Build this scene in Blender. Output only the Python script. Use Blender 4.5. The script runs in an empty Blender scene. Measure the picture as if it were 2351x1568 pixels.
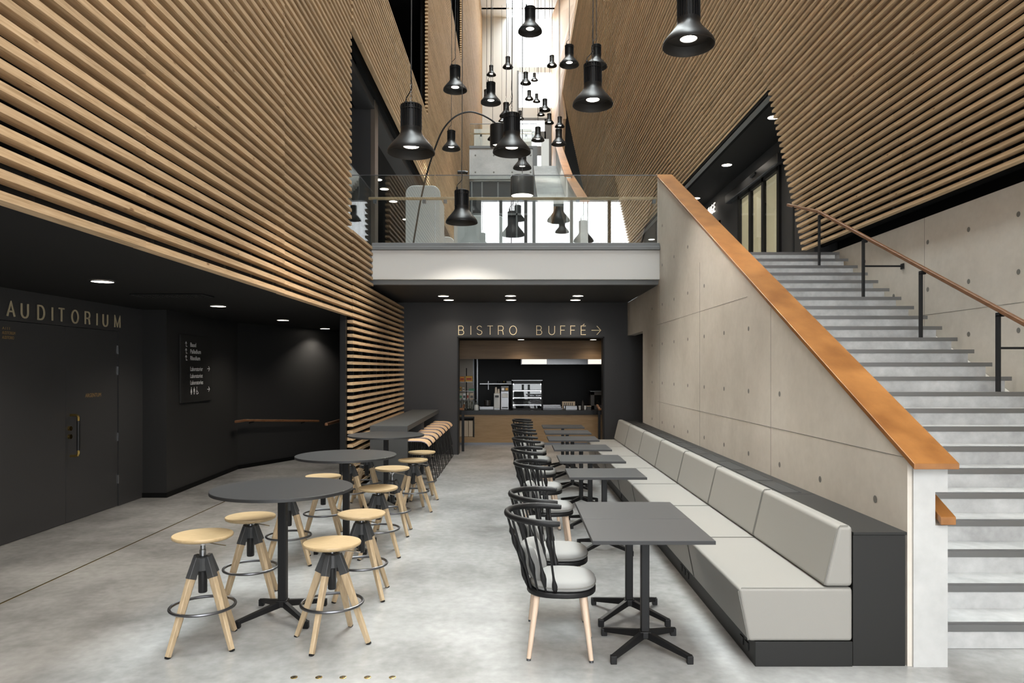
import bpy, math, random
from mathutils import Vector, Matrix
random.seed(7)
PI = math.pi
SC = bpy.context.scene
COL = SC.collection
H = 1.87          # camera height
F = 1640.0        # focal length in pixels of the 2351 px wide frame
CX, CY = 1182.0, 848.0

# ---------------------------------------------------------------- camera, world, light, exposure
cam_d = bpy.data.cameras.new('camera'); cam = bpy.data.objects.new('camera', cam_d); COL.objects.link(cam)
cam.location = (0, 0, H); cam.rotation_euler = (PI/2, 0, 0)
cam_d.sensor_width = 36; cam_d.lens = 36*F/2351
cam_d.shift_x = (1175.5-CX)/2351; cam_d.shift_y = (CY-784)/2351
cam_d.clip_start = 0.05; cam_d.clip_end = 300
SC.camera = cam
SC.view_settings.view_transform = 'Standard'; SC.view_settings.look = 'None'
SC.view_settings.gamma = 1; SC.view_settings.use_curve_mapping = False
SC.view_settings.exposure = 0.42
SC.cycles.use_denoising = True
SC.cycles.max_bounces = 8; SC.cycles.diffuse_bounces = 5; SC.cycles.glossy_bounces = 4
SC.cycles.transparent_max_bounces = 24; SC.cycles.transmission_bounces = 4
SC.cycles.sample_clamp_indirect = 6; SC.cycles.caustics_reflective = False; SC.cycles.caustics_refractive = False
w = bpy.data.worlds.new('overcast_sky'); SC.world = w; w.use_nodes = True
bgn = w.node_tree.nodes['Background']; bgn.inputs[0].default_value = (0.95, 0.975, 1.0, 1); bgn.inputs[1].default_value = 1.0
# overcast sky: the zenith is about three times as bright as the horizon
_n = w.node_tree.nodes; _l = w.node_tree.links
_tc = _n.new('ShaderNodeTexCoord'); _sx = _n.new('ShaderNodeSeparateXYZ'); _l.new(_tc.outputs['Generated'], _sx.inputs[0])
_mr = _n.new('ShaderNodeMapRange'); _mr.inputs['From Min'].default_value = 0.3; _mr.inputs['From Max'].default_value = 1; _mr.inputs['To Min'].default_value = 5.2; _mr.inputs['To Max'].default_value = 28
_l.new(_sx.outputs['Z'], _mr.inputs[0]); _l.new(_mr.outputs[0], bgn.inputs[1])

def light(name, kind, loc, power, col=(1, .93, .84), rot=(0, 0, 0), **kw):
    d = bpy.data.lights.new(name, kind); d.energy = power; d.color = col
    for k, v in kw.items(): setattr(d, k, v)
    o = bpy.data.objects.new(name, d); COL.objects.link(o); o.location = loc; o.rotation_euler = rot
    return o
def portal(name, loc, sx, sy, rot):
    o = light(name, 'AREA', loc, 1, (1, 1, 1), rot, shape='RECTANGLE', size=sx, size_y=sy)
    o.data.cycles.is_portal = True
    return o
portal('facade_daylight', (1.6, -5.95, 4.6), 8.2, 9.0, (PI/2, 0, 0))           # the glazed front behind the camera
portal('skylight_daylight', (0.4, 13, 27.9), 5.6, 38, (0, 0, 0))
portal('skylight_far_daylight', (0.3, 42.5, 27.9), 1.9, 21, (0, 0, 0))             # the roof light of the atrium

# ---------------------------------------------------------------- materials
def srgb(h):
    h = h.lstrip('#'); c = [int(h[i:i+2], 16)/255 for i in (0, 2, 4)]
    return tuple((x/12.92 if x <= .04045 else ((x+.055)/1.055)**2.4) for x in c) + (1,)
def mat(name, col, rough=.5, metal=0, spec=.5, noise=None, bump=None, emit=None, coat=0):
    """noise=(scale, stretch xyz, second colour, low, high)"""
    m = bpy.data.materials.new(name); m.use_nodes = True
    nt = m.node_tree; b = nt.nodes['Principled BSDF']
    c = srgb(col) if isinstance(col, str) else col
    b.inputs['Base Color'].default_value = c; b.inputs['Roughness'].default_value = rough
    b.inputs['Metallic'].default_value = metal; b.inputs['Specular IOR Level'].default_value = spec
    if coat: b.inputs['Coat Weight'].default_value = coat; b.inputs['Coat Roughness'].default_value = .15
    if noise or bump:
        tc = nt.nodes.new('ShaderNodeTexCoord'); mp = nt.nodes.new('ShaderNodeMapping')
        nt.links.new(tc.outputs['Object'], mp.inputs[0])
    if noise:
        sc, st, c2, lo, hi = noise
        mp.inputs['Scale'].default_value = st
        n = nt.nodes.new('ShaderNodeTexNoise'); n.inputs['Scale'].default_value = sc; n.inputs['Detail'].default_value = 6; n.inputs['Roughness'].default_value = .6
        nt.links.new(mp.outputs[0], n.inputs['Vector'])
        r = nt.nodes.new('ShaderNodeValToRGB'); r.color_ramp.elements[0].position = lo; r.color_ramp.elements[1].position = hi
        r.color_ramp.elements[0].color = srgb(c2); r.color_ramp.elements[1].color = c
        nt.links.new(n.outputs['Fac'], r.inputs[0]); nt.links.new(r.outputs[0], b.inputs['Base Color'])
    if bump:
        n2 = nt.nodes.new('ShaderNodeTexNoise'); n2.inputs['Scale'].default_value = bump[0]; n2.inputs['Detail'].default_value = 4
        nt.links.new(mp.outputs[0], n2.inputs['Vector'])
        bp = nt.nodes.new('ShaderNodeBump'); bp.inputs['Strength'].default_value = bump[1]; bp.inputs['Distance'].default_value = .01
        nt.links.new(n2.outputs['Fac'], bp.inputs['Height']); nt.links.new(bp.outputs[0], b.inputs['Normal'])
    if emit:
        b.inputs['Emission Color'].default_value = srgb(emit[0]); b.inputs['Emission Strength'].default_value = emit[1]
    return m

def slat_mat(name, base, dark, light_c):
    m = bpy.data.materials.new(name); m.use_nodes = True; nt = m.node_tree; N = nt.nodes; L = nt.links
    b = N['Principled BSDF']; b.inputs['Roughness'].default_value = .62; b.inputs['Specular IOR Level'].default_value = .25
    tc = N.new('ShaderNodeTexCoord'); geo = N.new('ShaderNodeNewGeometry')
    add = N.new('ShaderNodeVectorMath'); add.operation = 'ADD'
    sc_ = N.new('ShaderNodeVectorMath'); sc_.operation = 'SCALE'; sc_.inputs['Scale'].default_value = 40
    comb = N.new('ShaderNodeCombineXYZ')
    L.new(geo.outputs['Random Per Island'], comb.inputs[0]); L.new(geo.outputs['Random Per Island'], comb.inputs[1]); L.new(comb.outputs[0], sc_.inputs[0])
    L.new(tc.outputs['Object'], add.inputs[0]); L.new(sc_.outputs[0], add.inputs[1])
    mp = N.new('ShaderNodeMapping'); mp.inputs['Scale'].default_value = (42, 1.6, 42); L.new(add.outputs[0], mp.inputs[0])
    n = N.new('ShaderNodeTexNoise'); n.inputs['Scale'].default_value = 1.6; n.inputs['Detail'].default_value = 8; n.inputs['Roughness'].default_value = .65; n.inputs['Distortion'].default_value = .6
    L.new(mp.outputs[0], n.inputs['Vector'])
    r = N.new('ShaderNodeValToRGB'); r.color_ramp.elements[0].position = .3; r.color_ramp.elements[1].position = .7
    r.color_ramp.elements[0].color = srgb(dark); r.color_ramp.elements[1].color = srgb(light_c)
    e = r.color_ramp.elements.new(.5); e.color = srgb(base)
    L.new(n.outputs['Fac'], r.inputs[0])
    # knots
    mk = N.new('ShaderNodeMapping'); mk.inputs['Scale'].default_value = (9, 3.2, 9); L.new(add.outputs[0], mk.inputs[0])
    v = N.new('ShaderNodeTexVoronoi'); v.inputs['Scale'].default_value = .9; L.new(mk.outputs[0], v.inputs['Vector'])
    rk = N.new('ShaderNodeValToRGB'); rk.color_ramp.elements[0].position = .05; rk.color_ramp.elements[1].position = .10
    rk.color_ramp.elements[0].color = (.42, .34, .28, 1); rk.color_ramp.elements[1].color = (1, 1, 1, 1); L.new(v.outputs['Distance'], rk.inputs[0])
    mx = N.new('ShaderNodeMixRGB'); mx.blend_type = 'MULTIPLY'; mx.inputs[0].default_value = 1
    L.new(r.outputs[0], mx.inputs[1]); L.new(rk.outputs[0], mx.inputs[2])
    # one slat a little lighter than the next
    hsv = N.new('ShaderNodeHueSaturation'); mr = N.new('ShaderNodeMapRange'); mr.inputs['To Min'].default_value = .86; mr.inputs['To Max'].default_value = 1.1
    L.new(geo.outputs['Random Per Island'], mr.inputs[0]); L.new(mr.outputs[0], hsv.inputs['Value']); L.new(mx.outputs[0], hsv.inputs['Color'])
    L.new(hsv.outputs[0], b.inputs['Base Color'])
    return m

def concrete(name, base, dark, lightc, rough=.6, scale=.55, spec=.4, fine=.25, rr=None):
    m = bpy.data.materials.new(name); m.use_nodes = True; nt = m.node_tree; N = nt.nodes; L = nt.links
    b = N['Principled BSDF']; b.inputs['Specular IOR Level'].default_value = spec; b.inputs['Roughness'].default_value = rough
    tc = N.new('ShaderNodeTexCoord')
    n1 = N.new('ShaderNodeTexNoise'); n1.inputs['Scale'].default_value = scale; n1.inputs['Detail'].default_value = 8; n1.inputs['Roughness'].default_value = .62; n1.inputs['Distortion'].default_value = 0
    mpp = N.new('ShaderNodeMapping'); mpp.inputs['Location'].default_value = (3.3, 7.1, .37); mpp.inputs['Rotation'].default_value = (.3, .4, .2)
    L.new(tc.outputs['Object'], mpp.inputs[0]); L.new(mpp.outputs[0], n1.inputs['Vector'])
    r = N.new('ShaderNodeValToRGB'); els = r.color_ramp.elements
    els[0].position = .28; els[0].color = srgb(dark); els[1].position = .72; els[1].color = srgb(lightc); e = els.new(.5); e.color = srgb(base)
    L.new(n1.outputs['Fac'], r.inputs[0])
    n2 = N.new('ShaderNodeTexNoise'); n2.inputs['Scale'].default_value = 14; n2.inputs['Detail'].default_value = 6
    L.new(tc.outputs['Object'], n2.inputs['Vector'])
    mx = N.new('ShaderNodeMixRGB'); mx.blend_type = 'MULTIPLY'; mx.inputs[0].default_value = 1
    mr0 = N.new('ShaderNodeMapRange'); mr0.inputs['From Min'].default_value = .3; mr0.inputs['From Max'].default_value = .7; mr0.inputs['To Min'].default_value = 1-fine*.5; mr0.inputs['To Max'].default_value = 1
    L.new(n2.outputs['Fac'], mr0.inputs[0]); L.new(r.outputs[0], mx.inputs[1]); L.new(mr0.outputs[0], mx.inputs[2]); L.new(mx.outputs[0], b.inputs['Base Color'])
    if rr:
        mr = N.new('ShaderNodeMapRange'); mr.inputs['To Min'].default_value = rr[0]; mr.inputs['To Max'].default_value = rr[1]
        n3 = N.new('ShaderNodeTexNoise'); n3.inputs['Scale'].default_value = 2.2; n3.inputs['Detail'].default_value = 5; L.new(tc.outputs['Object'], n3.inputs['Vector'])
        L.new(n3.outputs['Fac'], mr.inputs[0]); L.new(mr.outputs[0], b.inputs['Roughness'])
    bp = N.new('ShaderNodeBump'); bp.inputs['Strength'].default_value = .05; bp.inputs['Distance'].default_value = .01
    L.new(n2.outputs['Fac'], bp.inputs['Height']); L.new(bp.outputs[0], b.inputs['Normal'])
    return m

def glass_mat(name, tint=(.93, .97, .96, 1), refl=1.0):
    m = bpy.data.materials.new(name); m.use_nodes = True; nt = m.node_tree; N = nt.nodes; L = nt.links
    N.remove(N['Principled BSDF']); out = N['Material Output']
    g = N.new('ShaderNodeNewGeometry'); d = N.new('ShaderNodeVectorMath'); d.operation = 'DOT_PRODUCT'
    L.new(g.outputs['Incoming'], d.inputs[0]); L.new(g.outputs['Normal'], d.inputs[1])
    a = N.new('ShaderNodeMath'); a.operation = 'ABSOLUTE'; L.new(d.outputs['Value'], a.inputs[0])
    s = N.new('ShaderNodeMath'); s.operation = 'SUBTRACT'; s.inputs[0].default_value = 1; L.new(a.outputs[0], s.inputs[1])
    p = N.new('ShaderNodeMath'); p.operation = 'POWER'; p.inputs[1].default_value = 5; L.new(s.outputs[0], p.inputs[0])
    ma = N.new('ShaderNodeMath'); ma.operation = 'MULTIPLY_ADD'; ma.inputs[1].default_value = .95; ma.inputs[2].default_value = .045*refl; L.new(p.outputs[0], ma.inputs[0])
    t = N.new('ShaderNodeBsdfTransparent'); t.inputs[0].default_value = tint
    gl = N.new('ShaderNodeBsdfGlossy'); gl.inputs['Roughness'].default_value = .0
    mx = N.new('ShaderNodeMixShader'); L.new(ma.outputs[0], mx.inputs[0]); L.new(t.outputs[0], mx.inputs[1]); L.new(gl.outputs[0], mx.inputs[2])
    L.new(mx.outputs[0], out.inputs['Surface'])
    return m

M = dict(
    slat=slat_mat('larch_slat', '#c0a380', '#a18561', '#cfb492'),
    slat_r_brightened=slat_mat('larch_slat_right_brightened', '#ccb08c', '#af9370', '#d8be9e'),  # same larch, colour lightened to make up for weaker light on this wall
    pale_wood=mat('pale_timber_cladding', '#b99877', .6, noise=(3, (6, 6, .4), '#a58463', .35, .65)),
    black_wall=mat('black_wall_paint', '#2b2b2b', .55, spec=.3, bump=(60, .04)),
    dark_grey=mat('dark_grey_paint', '#3a3a3b', .5, spec=.3, bump=(60, .04)),
    black_void=mat('matt_black_backing', '#121212', .8, spec=.1),
    black_ceiling=mat('black_ceiling_paint', '#1a1a1a', .7, spec=.2),
    grey_paint=mat('grey_paint', '#6f7172', .5),
    floor=concrete('polished_concrete_floor', '#a0a09f', '#7f7f7d', '#b6b6b5', .24, 1.0, .5, .34),
    conc=concrete('cast_concrete_warm', '#cbc5bb', '#b8b2a8', '#d5d0c7', .55, .6, .3, .12),
    conc_white=concrete('white_cast_concrete', '#b6b7b6', '#a8a9a8', '#c2c3c2', .55, 1.1, .3, .15),
    conc_step=concrete('stair_concrete', '#b2b3b3', '#989999', '#c2c3c3', .5, 2.2, .3, .3),
    conc_band=mat('white_slab_edge', '#c9c8c5', .45, spec=.4),
    wood_cap=mat('varnished_birch', '#9c6a38', .33, spec=.5, noise=(3.0, (1.2, .8, 1.2), '#744820', .3, .7), coat=.25),
    wood_rail=mat('varnished_rail_wood', '#7f5a3d', .4, noise=(8, (4, .6, 4), '#6b482e', .35, .65)),
    wood_rail_light=mat('ash_rail', '#b39b79', .45, noise=(8, (.6, 4, 4), '#a08866', .35, .65)),
    oak=mat('oak_veneer', '#a98c66', .5, noise=(5, (.5, 5, 7), '#997b55', .35, .65)),
    oak_shaded=mat('oak_fascia_shaded', '#806545', .5, noise=(4, (.4, 4, 6), '#715738', .35, .65)),  # shade on the unlit fascia is put into its colour
    stool_wood=mat('blond_ash', '#b39c78', .42, noise=(6, (2, 10, 2), '#a7906b', .35, .65)),
    leg_wood=mat('blond_ash_leg', '#baa587', .5, noise=(7, (5, 5, .7), '#a99475', .35, .65)),
    seat_ply=mat('pale_plywood', '#dab891', .5, noise=(5, (1, 6, 1), '#cda981', .35, .65)),
    ply_edge=mat('grey_ply_edge', '#8b8390', .5),
    chair_leg=mat('whitewashed_beech_leg', '#d3bda8', .5, noise=(7, (5, 5, .7), '#c7af99', .35, .65)),
    black_metal=mat('black_powder_coat', '#131314', .48, spec=.3),
    black_gloss=mat('black_satin_lamp', '#171718', .4, spec=.4),
    black_in=mat('black_lamp_inside', '#1d1b19', .6, spec=.4),
    table_top=mat('grey_laminate_top', '#3e3e3f', .42, spec=.4),
    table_edge=mat('dark_laminate_edge', '#242425', .5),
    bar_grey=mat('charcoal_bar_laminate', '#454646', .5, spec=.35),
    hub=mat('dark_grey_casting', '#3d3e3f', .45),
    steel=mat('brushed_steel', '#8b8c8e', .32, 1),
    steel_dark=mat('burnished_steel_ring', '#6e6f72', .38, 1),
    chrome=mat('chrome', '#d5d6d8', .12, 1),
    brass=mat('polished_brass', '#c9ad68', .25, 1),
    gold=mat('pale_gold_letter', '#ead9b0', .45, 0),
    gold_dim=mat('dull_gold_print', '#9a7c4c', .6), gold_grey=mat('dull_gold_letter', '#b3a68a', .5), white_glow=mat('white_added_glow', '#ffffff', .5, emit=('#fff4e6', .8)),  # mild glow added to plain white letters and the hood ends
    white=mat('white_print', '#ffffff', .5),
    leather=mat('grey_leather', '#8c8a85', .52, spec=.35, bump=(220, .05)),
    fabric=mat('light_grey_fabric', '#949492', .8, spec=.2, bump=(300, .08)),
    fabric2=mat('mid_grey_felt', '#a9acac', .85, spec=.2),
    seam=mat('grey_seam', '#72716c', .7),
    casing=mat('charcoal_casing', '#1b1b1a', .5, spec=.35),
    vent=mat('dark_vent', '#1c1c1b', .6),
    glass=glass_mat('clear_glass', (.95, .975, .965, 1), refl=2.7), taupe=mat('taupe_column_edge', '#5b5148', .6), table_top_round=mat('charcoal_round_top', '#303031', .42, spec=.4),
    case_glass=glass_mat('case_glass', (.95, .96, .96, 1)),
    glow=mat('warm_light_disc', '#ffffff', .5, emit=('#fff3e2', 9)),
    glow_soft=mat('soft_light_disc', '#ffffff', .5, emit=('#fff1df', 3)),
    cream=mat('cream_panel', '#cfc3b2', .5),
    blind=mat('beige_glowing_blind', '#c9bd9c', .7, emit=('#d0c0a0', .5)),  # blind glows by itself in place of light from behind
    white_wall=mat('white_plaster', '#d9d9d6', .6),
    cord=mat('grey_cable', '#39393a', .6),
    orange=mat('orange_card', '#c98636', .6), orange2=mat('yellow_card', '#d2a043', .6),
    red=mat('red_print', '#a8402e', .6), green=mat('green_print', '#4e8f70', .6),
    bottle=glass_mat('bottle_glass', (.86, .88, .86, 1), 1.6),
    ceramic=mat('dark_ceramic', '#3b3733', .4),
    white_plastic=mat('white_plastic', '#dcdcd8', .35),
    beige_wood=mat('light_wood_tray', '#c5b39a', .5),
)

# ---------------------------------------------------------------- mesh building
class MB:
    def __init__(s): s.v = []; s.f = []
    def add(s, vs, fs):
        n = len(s.v); s.v += [tuple(v) for v in vs]; s.f += [tuple(i+n for i in f) for f in fs]; return s
    def box(s, x0, x1, y0, y1, z0, z1):
        return s.add([(x0,y0,z0),(x1,y0,z0),(x1,y1,z0),(x0,y1,z0),(x0,y0,z1),(x1,y0,z1),(x1,y1,z1),(x0,y1,z1)],
                     [(0,3,2,1),(4,5,6,7),(0,1,5,4),(1,2,6,5),(2,3,7,6),(3,0,4,7)])
    def prism(s, pts, axis, a, b):
        """polygon pts in the two other axes (in x,y,z order), extruded from a to b along axis"""
        def P(p, t):
            return (t, p[0], p[1]) if axis == 0 else (p[0], t, p[1]) if axis == 1 else (p[0], p[1], t)
        n = len(pts); vs = [P(p, a) for p in pts] + [P(p, b) for p in pts]
        return s.add(vs, [tuple(range(n)), tuple(range(2*n-1, n-1, -1))] + [(i, n+i, n+(i+1) % n, (i+1) % n) for i in range(n)])
    def hexa(s, a, b):
        """two quads a, b (4 points each) joined"""
        return s.add(list(a)+list(b), [(3,2,1,0),(4,5,6,7),(0,1,5,4),(1,2,6,5),(2,3,7,6),(3,0,4,7)])
    def bar(s, p, q, wx, wy, up=(0, 0, 1), w2=None):
        """rectangular bar from p to q"""
        p = Vector(p); q = Vector(q); d = (q-p).normalized(); u = Vector(up)
        if abs(d.dot(u)) > .98: u = Vector((0, 1, 0))
        a = d.cross(u).normalized(); c = a.cross(d).normalized()
        w2 = w2 or (wx, wy)
        A = [p+a*i*wx/2+c*j*wy/2 for i, j in ((-1,-1),(1,-1),(1,1),(-1,1))]
        B = [q+a*i*w2[0]/2+c*j*w2[1]/2 for i, j in ((-1,-1),(1,-1),(1,1),(-1,1))]
        return s.hexa(A, B)
    def tube(s, pts, r, n=8, closed=False, cap=True, flat=1.0, flatdir=None):
        pts = [Vector(p) for p in pts]; m = len(pts)
        rs = r if isinstance(r, (list, tuple)) else [r]*m
        prev = None; rings = []
        for i, p in enumerate(pts):
            if closed: d = pts[(i+1) % m]-pts[i-1]
            else: d = pts[min(i+1, m-1)]-pts[max(i-1, 0)]
            d.normalize()
            if prev is None:
                up = Vector((0, 0, 1)) if abs(d.z) < .9 else Vector((1, 0, 0))
                a = d.cross(up).normalized()
            else:
                a = (prev - d*prev.dot(d)).normalized()
            prev = a; c = d.cross(a)
            rings.append([p + (a*math.cos(2*PI*k/n)+c*math.sin(2*PI*k/n)*flat)*rs[i] for k in range(n)])
        base = len(s.v)
        for rg in rings: s.v += [tuple(v) for v in rg]
        L = m if closed else m-1
        for i in range(L):
            j = (i+1) % m
            for k in range(n):
                s.f.append((base+i*n+k, base+i*n+(k+1) % n, base+j*n+(k+1) % n, base+j*n+k))
        if cap and not closed:
            s.f.append(tuple(base+k for k in reversed(range(n)))); s.f.append(tuple(base+(m-1)*n+k for k in range(n)))
        return s
    def lathe(s, prof, n=24, c=(0, 0, 0), sx=1, sy=1, cap=True):
        """prof list of (r,z)"""
        base = len(s.v)
        for r, z in prof:
            for k in range(n):
                a = 2*PI*k/n; s.v.append((c[0]+r*math.cos(a)*sx, c[1]+r*math.sin(a)*sy, c[2]+z))
        for i in range(len(prof)-1):
            for k in range(n):
                s.f.append((base+i*n+k, base+i*n+(k+1) % n, base+(i+1)*n+(k+1) % n, base+(i+1)*n+k))
        if cap:
            if prof[0][0] > 1e-5: s.f.append(tuple(base+k for k in reversed(range(n))))
            if prof[-1][0] > 1e-5: s.f.append(tuple(base+(len(prof)-1)*n+k for k in range(n)))
        return s
    def map(s, fn): s.v = [tuple(fn(Vector(v))) for v in s.v]; return s
    def shift(s, d): s.v = [(v[0]+d[0], v[1]+d[1], v[2]+d[2]) for v in s.v]; return s

def link(name, mb, m, parent=None, world=False, bevel=0, smooth=True, angle=35, sub=0, seg=2):
    if world and parent is not None:
        base = Vector((0, 0, 0)); p = parent
        while p is not None: base += p.location; p = p.parent
        mb.shift(-base)
    me = bpy.data.meshes.new(name); me.from_pydata(mb.v, [], mb.f); me.validate(); me.update()
    if smooth:
        me.polygons.foreach_set('use_smooth', [True]*len(me.polygons)); me.set_sharp_from_angle(angle=math.radians(angle))
    mats = m if isinstance(m, (list, tuple)) else [m]
    for x in mats: me.materials.append(M[x])
    o = bpy.data.objects.new(name, me); COL.objects.link(o)
    if parent is not None: o.parent = parent
    if bevel:
        b = o.modifiers.new('bevel', 'BEVEL'); b.width = bevel; b.segments = seg; b.limit_method = 'ANGLE'; b.angle_limit = math.radians(40)
        b.harden_normals = True
    if sub:
        b = o.modifiers.new('sub', 'SUBSURF'); b.levels = sub; b.render_levels = sub
    return o
def tag(o, label, cat, group=None, kind=None):
    if label: o['label'] = label
    if cat: o['category'] = cat
    if group: o['group'] = group
    if kind: o['kind'] = kind
    return o
def thing(name, label, cat, loc=(0, 0, 0), rotz=0, group=None):
    o = bpy.data.objects.new(name, None); COL.objects.link(o); o.empty_display_size = .1
    o.location = loc; o.rotation_euler = (0, 0, rotz); return tag(o, label, cat, group)
def struct(name, mb, m, **k):
    o = link(name, mb, m, **k); o['kind'] = 'structure'; return o
def dup(root, loc, rotz=None, label=None, group=None):
    r = root.copy(); COL.objects.link(r); r.location = loc
    if rotz is not None: r.rotation_euler = (0, 0, rotz)
    if label: r['label'] = label
    if group: r['group'] = group
    for ch in list(root.children):
        c = ch.copy(); COL.objects.link(c); c.parent = r
        for g in ch.children:
            d = g.copy(); COL.objects.link(d); d.parent = c
    return r
def pt(px, py, Y):
    return Vector(((px-CX)*Y/F, Y, H-(py-CY)*Y/F))
def rr(x0, x1, y0, y1, r, n=5):
    """rounded rectangle outline"""
    out = []
    for cx, cy, a0 in ((x1-r, y0+r, -PI/2), (x1-r, y1-r, 0), (x0+r, y1-r, PI/2), (x0+r, y0+r, PI)):
        for k in range(n+1):
            a = a0+PI/2*k/n; out.append((cx+r*math.cos(a), cy+r*math.sin(a)))
    return out

# ================================================================ THE SHELL
XL = -2.42                                   # face of the left slatted wall
struct('floor', MB().box(-9, 9, -6.2, 22, -.12, 0), 'floor')
# ---- left slatted wall
PITCH = .1035
def left_ranges(z):
    r = []
    if z < 2.66: r += [(10.67, 15.62)]
    elif z < 3.25: r += [(-5.9, 15.62)]
    elif z < 3.93: r += [(-5.9, 12.22)]
    elif z < 6.93: r += [(-5.9, 10.67)]
    elif z < 8.94: r += [(-5.9, 53)]
    elif z < 12.4: r += [(-5.9, 10.67), (19.9, 53)]
    elif z < 15.78: r += [(-5.9, 53)]
    elif z < 19.2: r += [(-5.9, 22), (32.5, 53)]
    else: r += [(-5.9, 53)]
    return r
JOINTS = [1.6, 4.69, 7.53, 10.67, 13.77, 16.8, 19.9, 23, 26.1, 29.2, 32.5, 36, 39.5, 43, 46.5, 50]
def split(a, b):
    js = [a] + [j for j in JOINTS if a+.3 < j < b-.3] + [b]
    return list(zip(js[:-1], js[1:]))
def off(y):                                  # neighbouring panels are a few millimetres proud of each other
    k = sum(1 for j in JOINTS if j < y+.01); return (-.014, 0.0, -.004)[k % 3]
mb = MB(); z = 2.668 - PITCH*25
while z < 27.9:
    for a, b in left_ranges(z):
        for p, q in split(a, b):
            o = off((p+q)/2) if p < 13 else 0
            mb.box(XL-.084+o, XL+o, p+.003, q-.003, z, z+.044)
    z += PITCH
w_ = struct('wall_left', mb, 'slat', smooth=False)
# dark lining and fixing battens behind the slats
mb = MB(); X0, X1 = XL-.22, XL-.16
for (y0, y1, z0, z1) in ((-6, 15.66, 2.74, 3.33), (-6, 12.2, 3.33, 3.9), (-6, 10.6, 3.9, 6.95), (10.75, 15.66, 0, 2.74),
                         (-6, 53, 6.97, 8.94), (-6, 10.6, 8.94, 12.4), (19.95, 53, 8.94, 12.4), (-6, 53, 12.4, 15.78),
                         (-6, 21.9, 15.78, 19.2), (32.6, 53, 15.78, 19.2), (-6, 53, 19.2, 28)):
    mb.box(X0, X1, y0, y1, z0, z1)
struct('wall_left_lining', mb, 'black_void', smooth=False)
mb = MB()
y = -5.6
while y < 15.6:
    z0 = 2.70 if y < 10.6 else .02
    z1 = 3.3 if y > 12.1 else (3.9 if y > 10.6 else 6.9)
    mb.box(XL-.16, XL-.0845-.015, y, y+.05, z0, z1); y += .62
struct('trim_1', mb, 'black_metal', smooth=False)
struct('trim_2', MB().box(XL-.17, XL-.088, 10.58, 10.66, 0, 2.72), 'black_metal')        # dark end board of the slat screen
# inner boards of the gallery parapets behind the slats
struct('trim_3', MB().box(XL-.16, XL-.10, 10.7, 19.85, 8.94, 9.02), 'pale_wood')

# ---- low left hall: auditorium wall, black corridor walls, ceiling
XA = -5.43
mb = MB()
mb.box(XA-.3, XA, -6, 8.65-1.14, 0, 2.74).box(XA-.3, XA, 9.79, 10.42, 0, 2.74).box(XA-.3, XA, 8.65-1.14, 9.79, 2.395, 2.74).box(XA-.4, XA-.3, -6, 10.4, 0, 2.74)
struct('wall_auditorium', mb, 'dark_grey', smooth=False)
mb = MB()
mb.prism([(-5.73, 10.42), (-5.08, 10.42), (-5.2, 13.4), (-3.6, 17.0), (-2.3, 17.2), (-2.3, 17.5), (-4, 17.5), (-5.73, 13.6)], 2, 0, 2.74)
struct('wall_corridor', mb, 'black_wall', smooth=False)
def baseboard(name, pts, h=.07, t=.015):
    mb = MB()
    for (a, b) in zip(pts[:-1], pts[1:]):
        a = Vector((*a, h/2)); b = Vector((*b, h/2)); mb.bar(a, b, t, h)
    struct(name, mb, 'black_void', smooth=False)
baseboard('baseboard_corridor', [(-5.43, 10.41), (-5.075, 10.41), (-5.19, 13.38), (-3.6, 16.97), (-2.5, 17.17)])
struct('ceiling_corridor', MB().box(-9, XL-.1, -6, 17.5, 2.74, 2.9), 'black_ceiling', smooth=False)
# rear of the hall behind the camera: glazed front
mb = MB()
mb.box(-9, -2.42, -6.3, -6, 0, 28).box(-2.42, -1.45, -6.3, -6, 0, 28).box(5.75, 9, -6.3, -6, 0, 28).box(-1.45, 5.75, -6.3, -6, 9.1, 28)
struct('wall_front', mb, 'grey_paint', smooth=False)
mb = MB()
for x in (-.6, .47, .82, 2.43, 4.05): mb.box(x-.065, x+.065, -6.2, -6.05, 0, 9.1)
mb.box(-1.45, 5.75, -6.2, -6.05, 3.2, 3.32)
mb.box(-1.45, 5.75, -6.2, -6.05, 0, .12)
struct('window_1', mb, 'grey_paint', smooth=False)

# ---- bistro end wall with the servery opening
YB = 15.66
mb = MB()
mb.box(-2.6, -1.26, YB, YB+.3, 0, 3.34).box(1.96, 2.9, YB, YB+.3, 0, 3.34).box(-1.26, 1.96, YB, YB+.3, 2.585, 3.34)
mb.box(2.9, 6, YB, YB+.3, 0, 3.34)
struct('wall_bistro', mb, 'dark_grey', smooth=False)
# door-jamb lining of the opening
struct('trim_4', MB().box(-1.262, -1.235, YB-.01, YB+.32, 0, 2.585).box(1.935, 1.962, YB-.01, YB+.32, 0, 2.585).box(-1.26, 1.96, YB-.01, YB+.32, 2.56, 2.587), 'black_metal', smooth=False)
mb = MB()
mb.box(-2.2, 3.2, 20.7, 20.9, 0, 2.9).box(-2.3, -2.1, YB+.3, 20.8, 0, 2.9).box(3.0, 3.2, YB+.3, 20.8, 0, 2.9)
struct('wall_servery', mb, 'black_wall', smooth=False)
struct('ceiling_servery', MB().box(-2.3, 3.2, YB+.3, 20.8, 2.6, 2.75), 'black_ceiling', smooth=False)

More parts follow.
